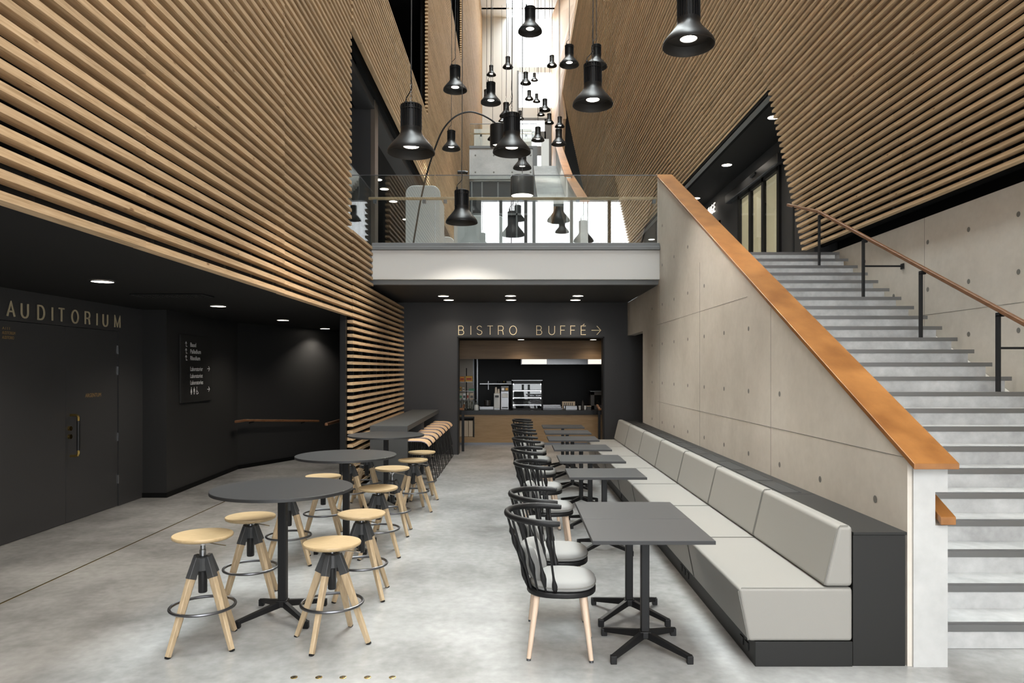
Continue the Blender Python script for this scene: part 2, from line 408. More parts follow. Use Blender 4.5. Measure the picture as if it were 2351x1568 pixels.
# ---- concrete stair wall (left cheek of the stair)
XW0, XW1 = 2.473, 2.72
def capz(y): return 1.30 + .494*(y-4.5)
Ytop = 12.4
prof = [(4.5, 0), (13.8, 0), (13.8, 2.61), (15.66, 2.61), (15.66, 3.33), (12.4, 3.33), (12.4, capz(12.4)), (4.5, capz(4.5))]
mb = MB().prism(prof, 0, XW0, 2.64)
g0 = lambda y: .89+.494*(y-4.5)
g1 = lambda y: 1.10+.494*(y-4.5)
mb.prism([(4.5, 0), (13.8, 0), (13.8, 2.61), (12.4, 3.33), (12.4, g0(12.4)), (4.5, g0(4.5))], 0, 2.64, XW1)
mb.prism([(4.5, g1(4.5)), (12.4, g1(12.4)), (12.4, capz(12.4)), (4.5, capz(4.5))], 0, 2.64, XW1)
struct('wall_stair', mb, 'conc', smooth=False)
struct('wall_stair_end', MB().box(XW0+.03, XW1-.002, 4.485, 4.499, 0.0, .89).box(XW0+.03, 2.64, 4.485, 4.499, .89, 1.10).box(XW0+.03, XW1-.002, 4.485, 4.499, 1.10, 1.298), 'conc_white', smooth=False)
# tie holes and board joints in the concrete
mb = MB()
def hole(mb, x, y, z, r=.026, side=-1):
    n = 14; a = [(x+side*.0015, y+r*math.cos(2*PI*k/n), z+r*math.sin(2*PI*k/n)) for k in range(n)]
    b = [(x+side*.0015-side*.0, y+r*.72*math.cos(2*PI*k/n), z+r*.72*math.sin(2*PI*k/n)) for k in range(n)]
    base = len(mb.v); mb.v += a; mb.f.append(tuple(base+k for k in range(n)))
for k in range(10):
    y = 4.90+.885*k
    for z in (.98, 1.64, 2.30, 2.96, 3.62, 4.28):
        if z < capz(y)-.3 and not (y > 12.4 and z > 3.2) and not (z < 1.0 and False): hole(mb, XW0, y, z)
for k in range(10):
    y = 5.4+.885*k
    for z in (2.31, 2.97, 3.62):
        hole(mb, 5.68, y, z, .032)
struct('trim_5', mb, 'seam', smooth=False)
# ---- right outer concrete wall beside the stair
XR = 5.68
struct('wall_right', MB().box(XR, XR+.3, -6, 13.2, 0, 3.97), 'conc', smooth=False)
mb = MB()
for (y, z) in ((7.1, 2.6), (9.9, 2.6)): mb.box(XR-.002, XR, y, y+.004, .3, 3.97)
mb.box(XR-.002, XR, -6, 13.2, 2.62, 2.624)
for y in (6.9, 9.55, 12.2): mb.box(XW0-.0015, XW0, y, y+.004, 0, min(3.3, capz(y)-.02))
mb.prism([(4.5, 1.31), (12.4, 1.31), (12.4, 1.314), (4.5, 1.314)], 0, XW0-.0015, XW0)
mb.box(XW0-.0015, XW0, 7.6, 12.4, 2.64, 2.644)
struct('trim_6', mb, 'seam', smooth=False)
# ---- right slatted leaning wall
KR = .216
def xr(z): 
    if z < 17.35: return 5.5-KR*(z-4.15)
    return 2.65+.158*(z-17.35)
JR = [2.2, 6.0, 9.9, 13.7, 17.6, 21.5, 25.4, 29.3, 33.2, 37]
YE = 13.7; YFAR = 40
s1 = math.hypot(1, KR)
mb = MB(); s = 0; PR = .1125
z = 4.15
while z < 28:
    k = -KR if z < 17.35 else .158
    L_ = math.hypot(1, k); t = (k/L_, 1/L_); n = (t[1], -t[0])     # t up the slope, n outward (+x)
    a, b = (-5.9, YE) if z < 7.13 else (-5.9, YFAR)
    js = [a]+[j for j in JR if a+.3 < j < b-.3]+[b]
    for p, q in zip(js[:-1], js[1:]):
        idx = sum(1 for j in JR if j < (p+q)/2); o = (0, .012, .004)[idx % 3]
        x = xr(z)+o
        c = [(x, z), (x, z+.046), (x+.092, z+.046), (x+.092, z)]
        mb.hexa([(u, p+.003, v_) for u, v_ in c], [(u, q-.003, v_) for u, v_ in c])
    z += PR*t[1]
struct('wall_right_slatted', mb, 'slat_r_brightened', smooth=False)
def lean_panel(mb, y0, y1, z0, z1, d0, d1, steps=1):
    mb.hexa([(xr(z0)+d0, y0, z0), (xr(z0)+d1, y0, z0), (xr(z1)+d1, y0, z1), (xr(z1)+d0, y0, z1)],
            [(xr(z0)+d0, y1, z0), (xr(z0)+d1, y1, z0), (xr(z1)+d1, y1, z1), (xr(z1)+d0, y1, z1)])
mb = MB()
lean_panel(mb, -6, YE-.1, 4.15, 7.16, .2, .26); lean_panel(mb, -6, YFAR-.05, 7.16, 17.35, .2, .26); lean_panel(mb, -6, YFAR-.05, 17.35, 28, .2, .26)
struct('wall_right_lining', mb, 'black_void', smooth=False)
mb = MB()
y = -5.5
while y < 13.6:
    lean_panel(mb, y, y+.06, 4.2, 7.1, .1, .2); y += .8
struct('trim_7', mb, 'black_metal', smooth=False)
# grey edge trim under the far upper panel, lintel void over the concrete
mb = MB(); lean_panel(mb, YE, YFAR, 7.09, 7.115, -.0, .10)
struct('trim_8', mb, 'grey_paint', smooth=False)
struct('ceiling_stair_soffit', MB().box(5.7, 8.2, -6, YE, 4.3, 4.4).box(XR+.31, XR+.4, -6, 13.2, 3.6, 4.3), 'black_void', smooth=False)
# ---- upper floor slab (bridge)
struct('floor_upper', MB().box(-8, XW0, 12.30, 53, 3.42, 3.9).box(-8, XL-.25, 4, 12.30, 3.42, 3.9).box(XW1, 8.2, 12.5, 53, 3.40, 3.898).box(XW0, XW1, 12.30, 53, 3.42, 3.9), 'floor', smooth=False)
struct('trim_9', MB().box(XL-.02, XW0-.003, 12.18, 12.29, 3.405, 3.9), 'conc_band', smooth=False)      # white slab edge
struct('trim_10', MB().box(XL-.02, XW0-.003, 12.14, 12.29, 3.905, 3.965).box(XL-.02, XW0-.003, 12.19, 12.35, 3.965, 4.03), 'grey_paint', smooth=False, bevel=.006)
struct('trim_11', MB().box(XL-.1, XW0-.003, 12.30, 12.42, 3.33, 3.41), 'grey_paint', smooth=False)
struct('ceiling_bistro', MB().box(-2.7, XW0, 12.42, YB, 3.335, 3.4), 'dark_grey', smooth=False)
# ---- side galleries above: dark rooms behind the openings
mb = MB()
mb.box(-8.2, -8, -6, 53, 0, 28)
struct('wall_gallery_left', mb, 'black_wall', smooth=False)
mb = MB().box(-8, XL-.22, 12, 53, 7.0, 7.7).box(-8, XL-.22, -6, 53, 12.3, 12.5).box(-8, XL-.22, -6, 53, 15.2, 15.5)
struct('ceiling_gallery_left', mb, 'black_ceiling', smooth=False)
struct('wall_gallery_return', MB().box(-4.6, -2.74, 13.6, 13.9, 3.9, 7.0), 'dark_grey', smooth=False)
struct('trim_12', MB().box(-2.74, -2.66, 13.58, 13.9, 3.9, 7.0), 'taupe', smooth=False)
struct('trim_13', MB().box(XL-.6, XL-.25, 10.7, 38, 6.82, 6.98), 'dark_grey', smooth=False)
# right: lounge wall, ceiling
XG = 6.1
mb = MB()
mb.box(XG, XG+.2, 13.75, 16.4, 3.9, 7.16).box(XG, XG+.2, 19.35, 21.2, 3.9, 7.16).box(XG, XG+.2, 16.4, 19.35, 6.55, 7.16)
mb.box(XG, XG+.2, 21.2, 24.0, 6.3, 7.16).box(XG, XG+.2, 24.0, 40, 3.9, 7.16)
mb.box(5.6, XG+.2, 13.35, 13.6, 3.9, 4.25)
struct('wall_lounge', mb, 'dark_grey', smooth=False)
struct('ceiling_lounge', MB().box(4.86, 8.2, 13.72, 40, 7.165, 7.3), 'black_ceiling', smooth=False)
struct('wall_far_right', MB().box(8.2, 8.4, -6, 53, 0, 28), 'black_void', smooth=False)
# ---- far end of the atrium
YF = 53
mb = MB()
mb.box(-2.42, .17, YF, YF+.3, 3.9, 28)                         # white concrete shaft
mb.box(.17, 2.75, YF, YF+.3, 3.9, 16.6).box(.17, 2.75, YF, YF+.3, 20.4, 21.3).box(.17, 2.75, YF, YF+.3, 23.9, 24.3)
mb.box(-8, -2.42, YF, YF+.3, 3.9, 28).box(2.75, 8.2, YF, YF+.3, 3.9, 28)
struct('wall_end', mb, 'white_wall', smooth=False)
mb = MB()
mb.box(.17, 2.75, YF-.1, YF, 20.3, 20.5).box(.17, .3, YF-.1, YF, 16.6, 24)
mb.box(2.2, 2.75, YF-.1, YF, 15.5, 20.4)
mb.box(.17, 2.3, YF-.1, YF, 17.7, 18.4).box(.17, 2.3, YF-.1, YF, 18.9, 19.5)
struct('window_2', mb, 'grey_paint', smooth=False)
mb = MB()   # pale timber return at the far right
Y40 = 40
prev = None
zs = [15.9, 17.35, 19.4, 22.5, 28]
for z0, z1 in zip(zs[:-1], zs[1:]):
    def pr(z): return (xr(z) if z > 16 else 2.8)
    mb.hexa([(pr(z0)-.03, Y40, z0), (pr(z0)+.1, Y40, z0), (pr(z1)+.1, Y40, z1), (pr(z1)-.03, Y40, z1)],
            [(2.71, 53, z0), (2.85, 53, z0), (2.85, 53, z1), (2.71, 53, z1)])
mb.hexa([(2.71, 41.8, 12.6), (2.85, 41.8, 12.6), (2.85, 40, 15.9), (2.71, 40, 15.9)], [(2.71, 53, 12.6), (2.85, 53, 12.6), (2.85, 53, 15.9), (2.71, 53, 15.9)])
struct('wall_end_return', mb, 'pale_wood', smooth=False)
# roof with its roof light
mb = MB().box(-8.2, -2.4, -6, 53.3, 28, 28.3).box(3.2, 8.4, -6, 53.3, 28, 28.3).box(-2.4, -.6, 32, 53.3, 28, 28.3).box(1.2, 3.2, 32, 53.3, 28, 28.3)
y = -6
while y < 53: mb.box(-2.4, 3.2, y, y+.25, 28, 28.3); y += 3.6
struct('window_4', MB().box(-2.4, 3.2, -6, 32, 28.05, 28.07).box(-.6, 1.2, 32, 53, 28.05, 28.07), 'glass', smooth=False)
struct('ceiling_roof', mb, 'white_wall', smooth=False)
# bridge at the third floor level
YP = 38
mb = MB().box(-2.42, 1.16, YP, YP+.25, 12.0, 13.62)
struct('wall_bridge', mb, 'conc_white', smooth=False)
mb = MB()
for i in range(4):
    for z in (12.35, 13.25):
        x = -2.1+i*.98; n = 10; base = len(mb.v); mb.v += [(x+.05*math.cos(2*PI*k/n), YP-.003, z+.05*math.sin(2*PI*k/n)) for k in range(n)]; mb.f.append(tuple(base+k for k in range(n)))
struct('trim_14', mb, 'seam', smooth=False)
struct('trim_15', MB().box(-2.42, 1.2, YP-.05, YP+.3, 13.62, 13.75).box(.95, 1.2, YP-.1, YP, 8, 13.62), 'grey_paint', smooth=False)
struct('floor_bridge', MB().box(-2.42, 1.16, YP+.3, YP+4, 11.8, 12.0), 'white_wall', smooth=False)
mb = MB().box(-2.42, 1.0, YP+.2, YP+.25, 3.9, 11.9)
struct('window_3', mb, 'table_edge', smooth=False)
mb = MB()
for x in (-2.3, -1.75, -.9, .1, .95): mb.box(x-.04, x+.04, YP+.1, YP+.2, 3.9, 11.9)
mb.box(-2.42, 1, YP+.1, YP+.2, 10.1, 10.2)
struct('trim_16', mb, 'grey_paint', smooth=False)

# ================================================================ GLASS BALUSTRADE OF THE BRIDGE
t = thing('glass_balustrade', 'frameless glass balustrade with slim ash handrail along the bridge above the bistro', 'balustrade', (0, 12.3, 4.0))
xs = [-2.68, -1.37, -.06, 1.25, 2.456]
for a, b in zip(xs[:-1], xs[1:]):
    link('glass_panel', MB().box(a+.006, b-.006, 12.262, 12.278, 4.0, 5.2), 'glass', t, True, smooth=False)
link('glass_panel', MB().box(-2.688, -2.672, 10.75, 12.262, 4.0, 5.2), 'glass', t, True, smooth=False)
for a, b in zip(xs[:-1], xs[1:]):
    link('edge_strip', MB().box(a+.006, b-.006, 12.258, 12.282, 5.2, 5.208), 'steel_dark', t, True, smooth=False)
link('edge_strip', MB().box(-2.692, -2.668, 10.75, 12.262, 5.2, 5.208), 'steel_dark', t, True, smooth=False)
link('handrail', MB().box(-2.53, 2.456, 12.33, 12.38, 4.80, 4.845), 'wood_rail_light', t, True, bevel=.008)
for px in (862, 975, 1023, 1196, 1326, 1500):
    x = (px-CX)*12.35/F
    link('bracket', MB().box(x-.03, x+.03, 12.278, 12.34, 4.73, 4.79).box(x-.008, x+.008, 12.33, 12.35, 4.77, 4.805), 'steel_dark', t, True, bevel=.004)

# ================================================================ STAIR
t = thing('staircase', 'wide straight concrete staircase rising to the lounge, steel strip on every nosing', 'staircase', (4.1, 4.78, 0))
R0, RUN, RISE = 4.78, .33, .1625
for i in range(24):
    y = R0+RUN*i; z = RISE*(i+1)
    d = RUN+.06 if i < 23 else .25
    s = link('step', MB().box(XW1+.004, 5.545, y, y+d, z-RISE-(.03 if i else 0), z-.004), 'conc_step', t, True, bevel=.004)
    nb = MB().box(XW1+.004, 5.62, y-.004, y+.004, z-.047, z)
    nb.box(XW1+.004, 5.62, y+.004, y+.05, z-.004, z+.001)
    link('nosing', nb, 'steel', s, True, smooth=False)
link('stringer', MB().prism([(4.9, 0), (12.6, 3.78), (12.6, 3.4), (5.7, 0)], 0, 5.546, XR-.006), 'conc', t, True, smooth=False)
# sloping timber cap on the concrete cheek
mb = MB(); y0, y1 = 4.40, 12.46
for (a0, a1, zo) in (((XW0-.014), (XW1+.02), 0),):
    mb.hexa([(a0, y0, capz(y0)+.002), (a1, y0, capz(y0)+.002), (a1, y0, capz(y0)+.040), (a0, y0, capz(y0)+.040)],
            [(a0, y1, capz(y1)+.002), (a1, y1, capz(y1)+.002), (a1, y1, capz(y1)+.040), (a0, y1, capz(y1)+.040)])
o = link('timber_cap', mb, 'wood_cap', None, bevel=.004)
tag(o, 'broad varnished timber cap sloping down the top of the concrete stair wall', 'wall cap')
# small handrail in its groove on the stair side of the cheek
def gz(y): return .93+.494*(y-4.45)
mb = MB(); y0, y1 = 4.44, 12.3
mb.hexa([(2.648, y0, gz(y0)-.025), (2.745, y0, gz(y0)-.025), (2.745, y0, gz(y0)+.027), (2.648, y0, gz(y0)+.027)],
        [(2.648, y1, gz(y1)-.025), (2.745, y1, gz(y1)-.025), (2.745, y1, gz(y1)+.027), (2.648, y1, gz(y1)+.027)])
tag(link('handrail', mb, 'wood_cap', None, bevel=.006), 'short squared timber handrail end poking out of the groove in the concrete stair wall', 'handrail')
# right hand rail on black posts
t = thing('stair_handrail', 'thin brown timber handrail on black posts up the right side of the stair', 'handrail', (5.2, 7, 0))
P = [(5.42, 5.16), (5.36, 6.5), (5.31, 7.8), (5.215, 9.12), (5.13, 10.45), (5.06, 11.8), (5.14, 13.1)]
def rz(y): return 2.52+.482*(y-7.8)
link('rail', MB().bar((5.47, 4.6, rz(4.6)), (5.06, 11.9, rz(11.9)), .055, .05).bar((5.06, 11.9, rz(11.9)), (5.16, 13.5, rz(12.9)), .055, .05), 'wood_rail', t, True, bevel=.012)
for i, (x, y) in enumerate(P):
    k = max(0, min(24, math.floor((y-R0)/RUN)))
    zb = RISE*k if y < 12.37 else 3.9
    zt = min(rz(y), rz(12.7))-.03
    p = link('post', MB().box(x-.045, x-.02, y-.03, y+.03, zb, zt-.03), 'black_metal', t, True, bevel=.003)
    link('saddle', MB().box(x-.045, x+.02, y-.03, y+.03, zt-.045, zt), 'black_metal', p, True, bevel=.003)
    if i in (2, 4):
        link('wall_bracket', MB().box(x-.02, XR-.005, y-.012, y+.012, zt-.40, zt-.375).box(XR-.02, XR-.002, y-.04, y+.04, zt-.43, zt-.35), 'black_metal', p, True, bevel=.003)

# ================================================================ BANQUETTE
Y0, Y1 = 4.49, 14.05
t = thing('banquette', 'long grey leather banquette bench against the concrete stair wall', 'bench', (1.9, Y0, 0))
n = 7; mod = (Y1-Y0)/n
link('plinth', MB().box(1.512, 2.125, Y0+.002, Y1, 0, .157), 'casing', t, True, bevel=.003)
for i in range(n):
    a, b = Y0+mod*i, Y0+mod*(i+1)
    s = MB().prism([(1.470, .158), (2.126, .158), (2.126, .495), (1.405, .495)], 1, a+.002, b-.002)
    o = link('seat_cushion', s, 'leather', t, True, bevel=.022, seg=3)
    # piping round the front end of each cushion
    pts = [(1.470, .165), (1.408, .47), (1.43, .492), (2.115, .492)]
    link('piping', MB().tube([(x, a+.012, z) for x, z in pts], .0035, 6), 'seam', o, True)
    s = MB().prism([(1.945, .50), (2.128, .50), (2.128, .885), (2.035, .885)], 1, a+.002, b-.002)
    o = link('back_cushion', s, 'leather', t, True, bevel=.028, seg=3)
    pts = [(1.95, .515), (2.032, .86), (2.05, .884), (2.10, .886)]
    link('piping', MB().tube([(x, a+.012, z) for x, z in pts], .0035, 6), 'seam', o, True)
for y in (4.62, 4.72, 6.2, 6.32, 6.44, 8.3, 8.42, 10.1, 11.9):
    link('socket', MB().box(1.505, 1.513, y, y+.06, .05, .10), 'vent', t, True, smooth=False)
t = thing('radiator_casing', 'low charcoal casing with recessed grilles behind the grey banquette', 'casing', (2.3, Y0, 0))
link('cabinet', MB().box(2.131, 2.46, Y0+.012, Y1+.3, 0, .826), 'casing', t, True, bevel=.002)
ys = [Y0, 5.86, 7.22, 8.59, 9.95, 11.32, 12.68, Y1+.3]
for k, (a, b) in enumerate(zip(ys[:-1], ys[1:])):
    o = link('top_panel', MB().box(2.129, 2.468, a+.002, b-.003, .828, .846), 'casing', t, True, bevel=.002)
    if k == 0: continue
    c = (a+b)/2
    for d in (-.33, .33):
        link('grille', MB().box(2.215, 2.375, c+d-.28, c+d+.28, .8465, .848), 'vent', o, True, smooth=False)
        mb = MB()
        for x in (2.211, 2.375): mb.box(x, x+.004, c+d-.28, c+d+.28, .8465, .851)
        link('grille_frame', mb, 'steel_dark', o, True, smooth=False)

# ================================================================ SQUARE TABLES
def star_base(t, m='black_metal', z0=.0, span=.25, feet_rot=0, hub_h=.125, postw=.055, top=.78):
    link('post', MB().box(-postw/2, postw/2, -postw/2, postw/2, hub_h-.03, top), m, t, bevel=.006)
    link('hub', MB().box(-.04, .04, -.04, .04, .075, hub_h), m, t, bevel=.008)
    for sx in (-1, 1):
        for sy in (-1, 1):
            mb = MB().bar((sx*.02, sy*.02, .098), (sx*span*.98, sy*span*.98, .04), .034, .05, w2=(.032, .03))
            l = link('foot', mb, m, t, bevel=.004)
            link('foot_pad', MB().bar((sx*span*.97, sy*span*.97, .0), (sx*span*.97, sy*span*.97, .052), .04, .04), m, l, bevel=.004)
W, Dp, TZ = .766, .659, .80
def make_table():
    t = thing('bistro_table', '', 'table')
    link('table_top', MB().box(-W/2, W/2, -Dp/2+.003, Dp/2-.003, TZ-.024, TZ), ['table_top'], t, bevel=.0015)
    link('edge_band', MB().box(-W/2-.0012, W/2+.0012, -Dp/2+.0018, Dp/2-.0018, TZ-.0245, TZ-.0025), 'table_edge', t, smooth=False)
    link('mounting_plate', MB().box(-.16, .16, -.16, .16, TZ-.032, TZ-.0245), 'black_metal', t, bevel=.002)
    star_base(t, top=TZ-.03)
    return t
tabs = [(.870, 4.784), (.870, 5.443), (.927, 7.405), (.909, 8.626), (.913, 9.855), (.897, 11.12), (.899, 12.27), (.903, 13.49)]
tl = ['nearest square grey table, front one of the pair pushed together',
      'square grey table pushed against the back of the nearest table',
      'square grey table, the first single one behind the joined pair',
      'square grey table, second single one behind the joined pair',
      'square grey table in the row, third single one behind the joined pair',
      'square grey table in the row, third from the bistro counter',
      'square grey table in the row, last but one before the bistro counter',
      'farthest square grey table, closest to the bistro counter']
proto = make_table()
for i, (x, y) in enumerate(tabs):
    o = proto if i == 0 else dup(proto, (x, y, 0))
    o.location = (x, y, 0); o['label'] = tl[i]; o['group'] = 'square tables along the banquette'

# ================================================================ SPINDLE CHAIRS
def make_chair():
    t = thing('spindle_chair', '', 'chair')
    # faces +x, seat centre at origin
    out = []
    n = 30
    for k in range(n):
        a = 2*PI*k/n; rx = .235 if math.cos(a) > 0 else .225
        e = 2.5
        cx, sy = math.cos(a), math.sin(a)
        out.append((math.copysign(abs(cx)**(2/e), cx)*rx, math.copysign(abs(sy)**(2/e), sy)*.23))
    link('seat_shell', MB().prism(out, 2, .405, .44), 'black_metal', t, bevel=.010, seg=3)
    # cushion
    mb = MB(); base = 0
    layers = [(.93, .441), (.985, .45), (1.0, .468), (.985, .49), (.93, .503), (.7, .513), (.35, .517)]
    for s, z in layers: mb.v += [(x*s*.94+.012, y*s*.94, z) for x, y in out]
    for i in range(len(layers)-1):
        for k in range(n): mb.f.append((i*n+k, i*n+(k+1) % n, (i+1)*n+(k+1) % n, (i+1)*n+k))
    mb.f.append(tuple(reversed(range(n)))); mb.f.append(tuple((len(layers)-1)*n+k for k in range(n)))
    c = link('seat_cushion', mb, 'fabric', t, angle=80)
    link('piping', MB().tube([(x*.945+.012, y*.945, .468) for x, y in out], .004, 6, closed=True), 'seam', c)
    # back pillow leaning on the spindles
    mb = MB(); N, Mm = 14, 12; vs = []
    for side in (-1, 1):
        for i in range(N+1):
            for j in range(Mm+1):
                u = -1+2*i/N; v = -1+2*j/Mm
                th = .045*((1-u**4)*(1-v**4))**.5
                pin = 1-.10*(abs(u)**2*abs(v)**2) - .06*(1-abs(v))*abs(u)
                y = u*.185*pin; z = .60+v*.125*pin*(1-.0*abs(u))
                x = -.175 - .30*(z-.50) + .10*(y/.2)**2 + side*th
                vs.append((x, y, z))
    q = (N+1)*(Mm+1); fs = []
    for s_ in (0, 1):
        for i in range(N):
            for j in range(Mm):
                a = s_*q+i*(Mm+1)+j; f = (a, a+1, a+Mm+2, a+Mm+1); fs.append(f if s_ == 0 else f[::-1])
    rim = [i*(Mm+1) for i in range(N+1)]+[N*(Mm+1)+j for j in range(1, Mm+1)]+[i*(Mm+1)+Mm for i in range(N-1, -1, -1)]+[j for j in range(Mm-1, 0, -1)]
    for k in range(len(rim)): a, b = rim[k], rim[(k+1) % len(rim)]; fs.append((a, b, b+q, a+q))
    mb.add(vs, fs); link('back_pillow', mb, 'fabric', t, angle=70)
    # curved top rail
    def ring(a, r, zz): return (-.04+r[0]*math.cos(a), r[1]*math.sin(a), zz)
    A = [math.radians(100+i*160/22) for i in range(23)]
    railp = [(.0, .278, .895), (-.04, .287, .897)]+[(-.075+.285*math.cos(a), .292*math.sin(a), .90+.014*abs(math.cos(a))) for a in A]+[(-.04, -.287, .897), (.0, -.278, .895)]
    link('top_rail', MB().tube(railp, [.014, .018]+[.0185]*(len(railp)-4)+[.018, .014], 10, flat=1.15), 'black_metal', t, angle=60)
    # spindles, each with swelling waves
    for k in range(11):
        a = math.radians(92+k*17.6)
        rt = (-.075+.285*math.cos(a), .292*math.sin(a), .90)
        rb = (-.02+.205*math.cos(a), .205*math.sin(a), .435)
        ph = k*1.35; pts = []; rs = []
        for j in range(17):
            u = j/16; pts.append(Vector(rb).lerp(Vector(rt), u))
            wv = max(0, math.sin(u*9.5+ph))**2 * (1 if .04 < u < .80 else 0)
            rs.append(.0075+.0125*wv)
        link('spindle', MB().tube(pts, rs, 8), 'black_metal', t, angle=70)
    for sx in (-1, 1):
        for sy in (-1, 1):
            l = link('leg', MB().tube([(sx*.15, sy*.14, .41), (sx*.20, sy*.205, .012)], [.0225, .0145], 12), 'chair_leg', t, angle=50)
            link('glide', MB().tube([(sx*.2, sy*.206, .013), (sx*.2005, sy*.2065, 0)], .0145, 12), 'steel_dark', l)
    return t
proto = make_chair()
cl = ['nearest black spindle-back chair with pale legs, beside the front square table',
      'black spindle-back chair just behind the nearest one, at the joined tables',
      'black spindle-back chair beside the first single square table',
      'black spindle-back chair fourth in the row from the front',
      'black spindle-back chair in the row, fourth from the bistro counter',
      'black spindle-back chair in the row, third from the bistro counter',
      'black spindle-back chair in the row, last but one before the counter',
      'farthest black spindle-back chair, closest to the bistro counter']
chairs = [(.305, 4.78, -.08), (.325, 5.50, -.05), (.36, 7.30, .05), (.33, 8.52, -.04), (.335, 9.85, .03), (.335, 11.1, 0), (.31, 12.27, -.03), (.325, 13.45, .02)]
for i, (x, y, r) in enumerate(chairs):
    o = proto if i == 0 else dup(proto, (x, y, 0))
    o.location = (x, y, 0); o.rotation_euler = (0, 0, r); o['label'] = cl[i]; o['group'] = 'spindle chairs along the square tables'

# ================================================================ ROUND BAR TABLES
def make_round():
    t = thing('round_bar_table', '', 'table'); Z = .976; R = .519
    link('table_top', MB().lathe([(0, Z-.022), (R-.004, Z-.022), (R-.004, Z), (0, Z)], 72, cap=False), 'table_top_round', t, smooth=False)
    link('edge_band', MB().lathe([(R-.003, Z-.0235), (R, Z-.0225), (R, Z-.0015), (R-.003, Z-.0005)], 72, cap=False), 'table_edge', t)
    link('mounting_plate', MB().box(-.18, .18, -.18, .18, Z-.032, Z-.023), 'black_metal', t, bevel=.002)
    star_base(t, top=Z-.03, postw=.062, hub_h=.13, span=.255)
    return t
proto = make_round()
for i, (x, y, l) in enumerate(((-1.757, 5.41, 'nearest round dark grey bar table with the wooden stools'), (-1.763, 7.47, 'middle round dark grey bar table of the three'), (-1.766, 9.8, 'farthest round dark grey bar table, in front of the long bar'))):
    o = proto if i == 0 else dup(proto, (x, y, 0))
    o.location = (x, y, 0); o['label'] = l; o['group'] = 'round bar tables'

# ================================================================ SWIVEL STOOLS
def make_stool(sz):
    t = thing('swivel_stool', '', 'stool'); R = .197
    prof = [(0, -.034), (.13, -.034), (R-.02, -.028), (R-.003, -.018), (R, -.006), (R-.004, 0), (R-.015, .001), (R*.6, -.006), (0, -.008)]
    link('seat', MB().lathe([(r, z+sz) for r, z in prof], 48, cap=False), 'stool_wood', t, angle=50)
    m = link('mechanism', MB().lathe([(.0, sz-.034), (.05, sz-.036), (.045, sz-.045), (.022, sz-.06), (.018, sz-.075)][::-1], 20), 'chrome', t)
    link('lever', MB().tube([(.02, -.03, sz-.05), (.10, -.10, sz-.055), (.155, -.135, sz-.062)], [.005, .004, .005], 8), 'chrome', m)
    link('gas_column', MB().lathe([(.0165, .44), (.0165, sz-.06)], 16).lathe([(.021, .50), (.021, .645 if sz > .7 else .615), (.0165, .65 if sz > .7 else .62)], 16), 'steel', t)
    link('sleeve', MB().lathe([(.026, .355), (.029, .36), (.029, .60), (.022, .605)], 20), 'black_gloss', t)
    for k in range(4):
        a = PI/2*k+PI/4
        ca, sa = math.cos(a), math.sin(a)
        top = Vector((.045*ca, .045*sa, .60)); foot = Vector((.272*ca, .272*sa, 0.008)); u = .42
        mid = top.lerp(foot, .225)
        tan = (-sa, ca, 0)
        def leg_bar(mb, p, q, w1, w2):
            d = (q-p).normalized(); tt = Vector(tan); nn = d.cross(tt).normalized()
            A = [p+tt*i*w1[0]/2+nn*j*w1[1]/2 for i, j in ((-1,-1),(1,-1),(1,1),(-1,1))]
            B = [q+tt*i*w2[0]/2+nn*j*w2[1]/2 for i, j in ((-1,-1),(1,-1),(1,1),(-1,1))]
            return mb.hexa(A, B)
        link('leg', leg_bar(MB(), top.lerp(foot, .16), foot, (.036, .052), (.030, .030)), 'leg_wood', t, bevel=.005)
        link('casting', leg_bar(MB(), top, mid, (.036, .045), (.042, .060)), 'hub', t, bevel=.004)
        link('foot_cap', leg_bar(MB(), foot+Vector((0, 0, .003)), foot+Vector((.004*ca, .004*sa, -.008)), (.026, .026), (.026, .026)), 'black_metal', t, smooth=False)
    link('hub', MB().lathe([(.03, .50), (.05, .51), (.05, .595), (.03, .602)], 8), 'hub', t)
    z = .262; link('foot_ring', MB().tube([(.208*math.cos(2*PI*k/40), .208*math.sin(2*PI*k/40), z) for k in range(40)], .0105, 8, closed=True), 'steel_dark', t)
    return t
p_hi = make_stool(.75); p_lo = make_stool(.68)
st = [  # px, Y, high, rotation, label
 (465.6, 4.86, 1, .33, 'nearest wooden swivel stool on the left, seat raised high, edge nearest the camera'),
 (575.3, 5.80, 0, .28, 'wooden swivel stool behind the nearest left one, left of the first round table post'),
 (762.5, 4.93, 0, .54, 'wooden swivel stool in front of the nearest round table, right of its post'),
 (830, 5.92, 0, .08, 'wooden swivel stool to the right of the nearest round table, behind the front right one'),
 (662.8, 6.92, 0, .3, 'wooden swivel stool whose seat is hidden behind the nearest round table top'),
 (742, 8.0, 0, .2, 'wooden swivel stool left of the middle round table, half behind the nearest table top'),
 (868.6, 7.22, 0, .23, 'wooden swivel stool just right of the middle round table, third from the front'),
 (900.5, 8.15, 1, .05, 'wooden swivel stool with raised seat right of the middle round table'),
 (948.3, 9.45, 0, .4, 'wooden swivel stool just before the black wire stools, last but one on the right'),
 (968.5, 10.35, 0, .3, 'farthest wooden swivel stool, next to the first plywood bar stool'),
 (803.5, 9.4, 0, .4, 'wooden swivel stool under the far edge of the middle round table, chrome column showing'),
 (842, 10.2, 0, .1, 'wooden swivel stool left of the farthest round table, legs showing before the slatted screen')]
used = set()
for px, Y, hi, r, l in st:
    p = p_hi if hi else p_lo
    x = (px-CX)*Y/F
    o = p if p.name not in used else dup(p, (x, Y, 0))
    used.add(p.name); o.location = (x, Y, 0); o.rotation_euler = (0, 0, r); o['label'] = l; o['group'] = 'wooden swivel stools'

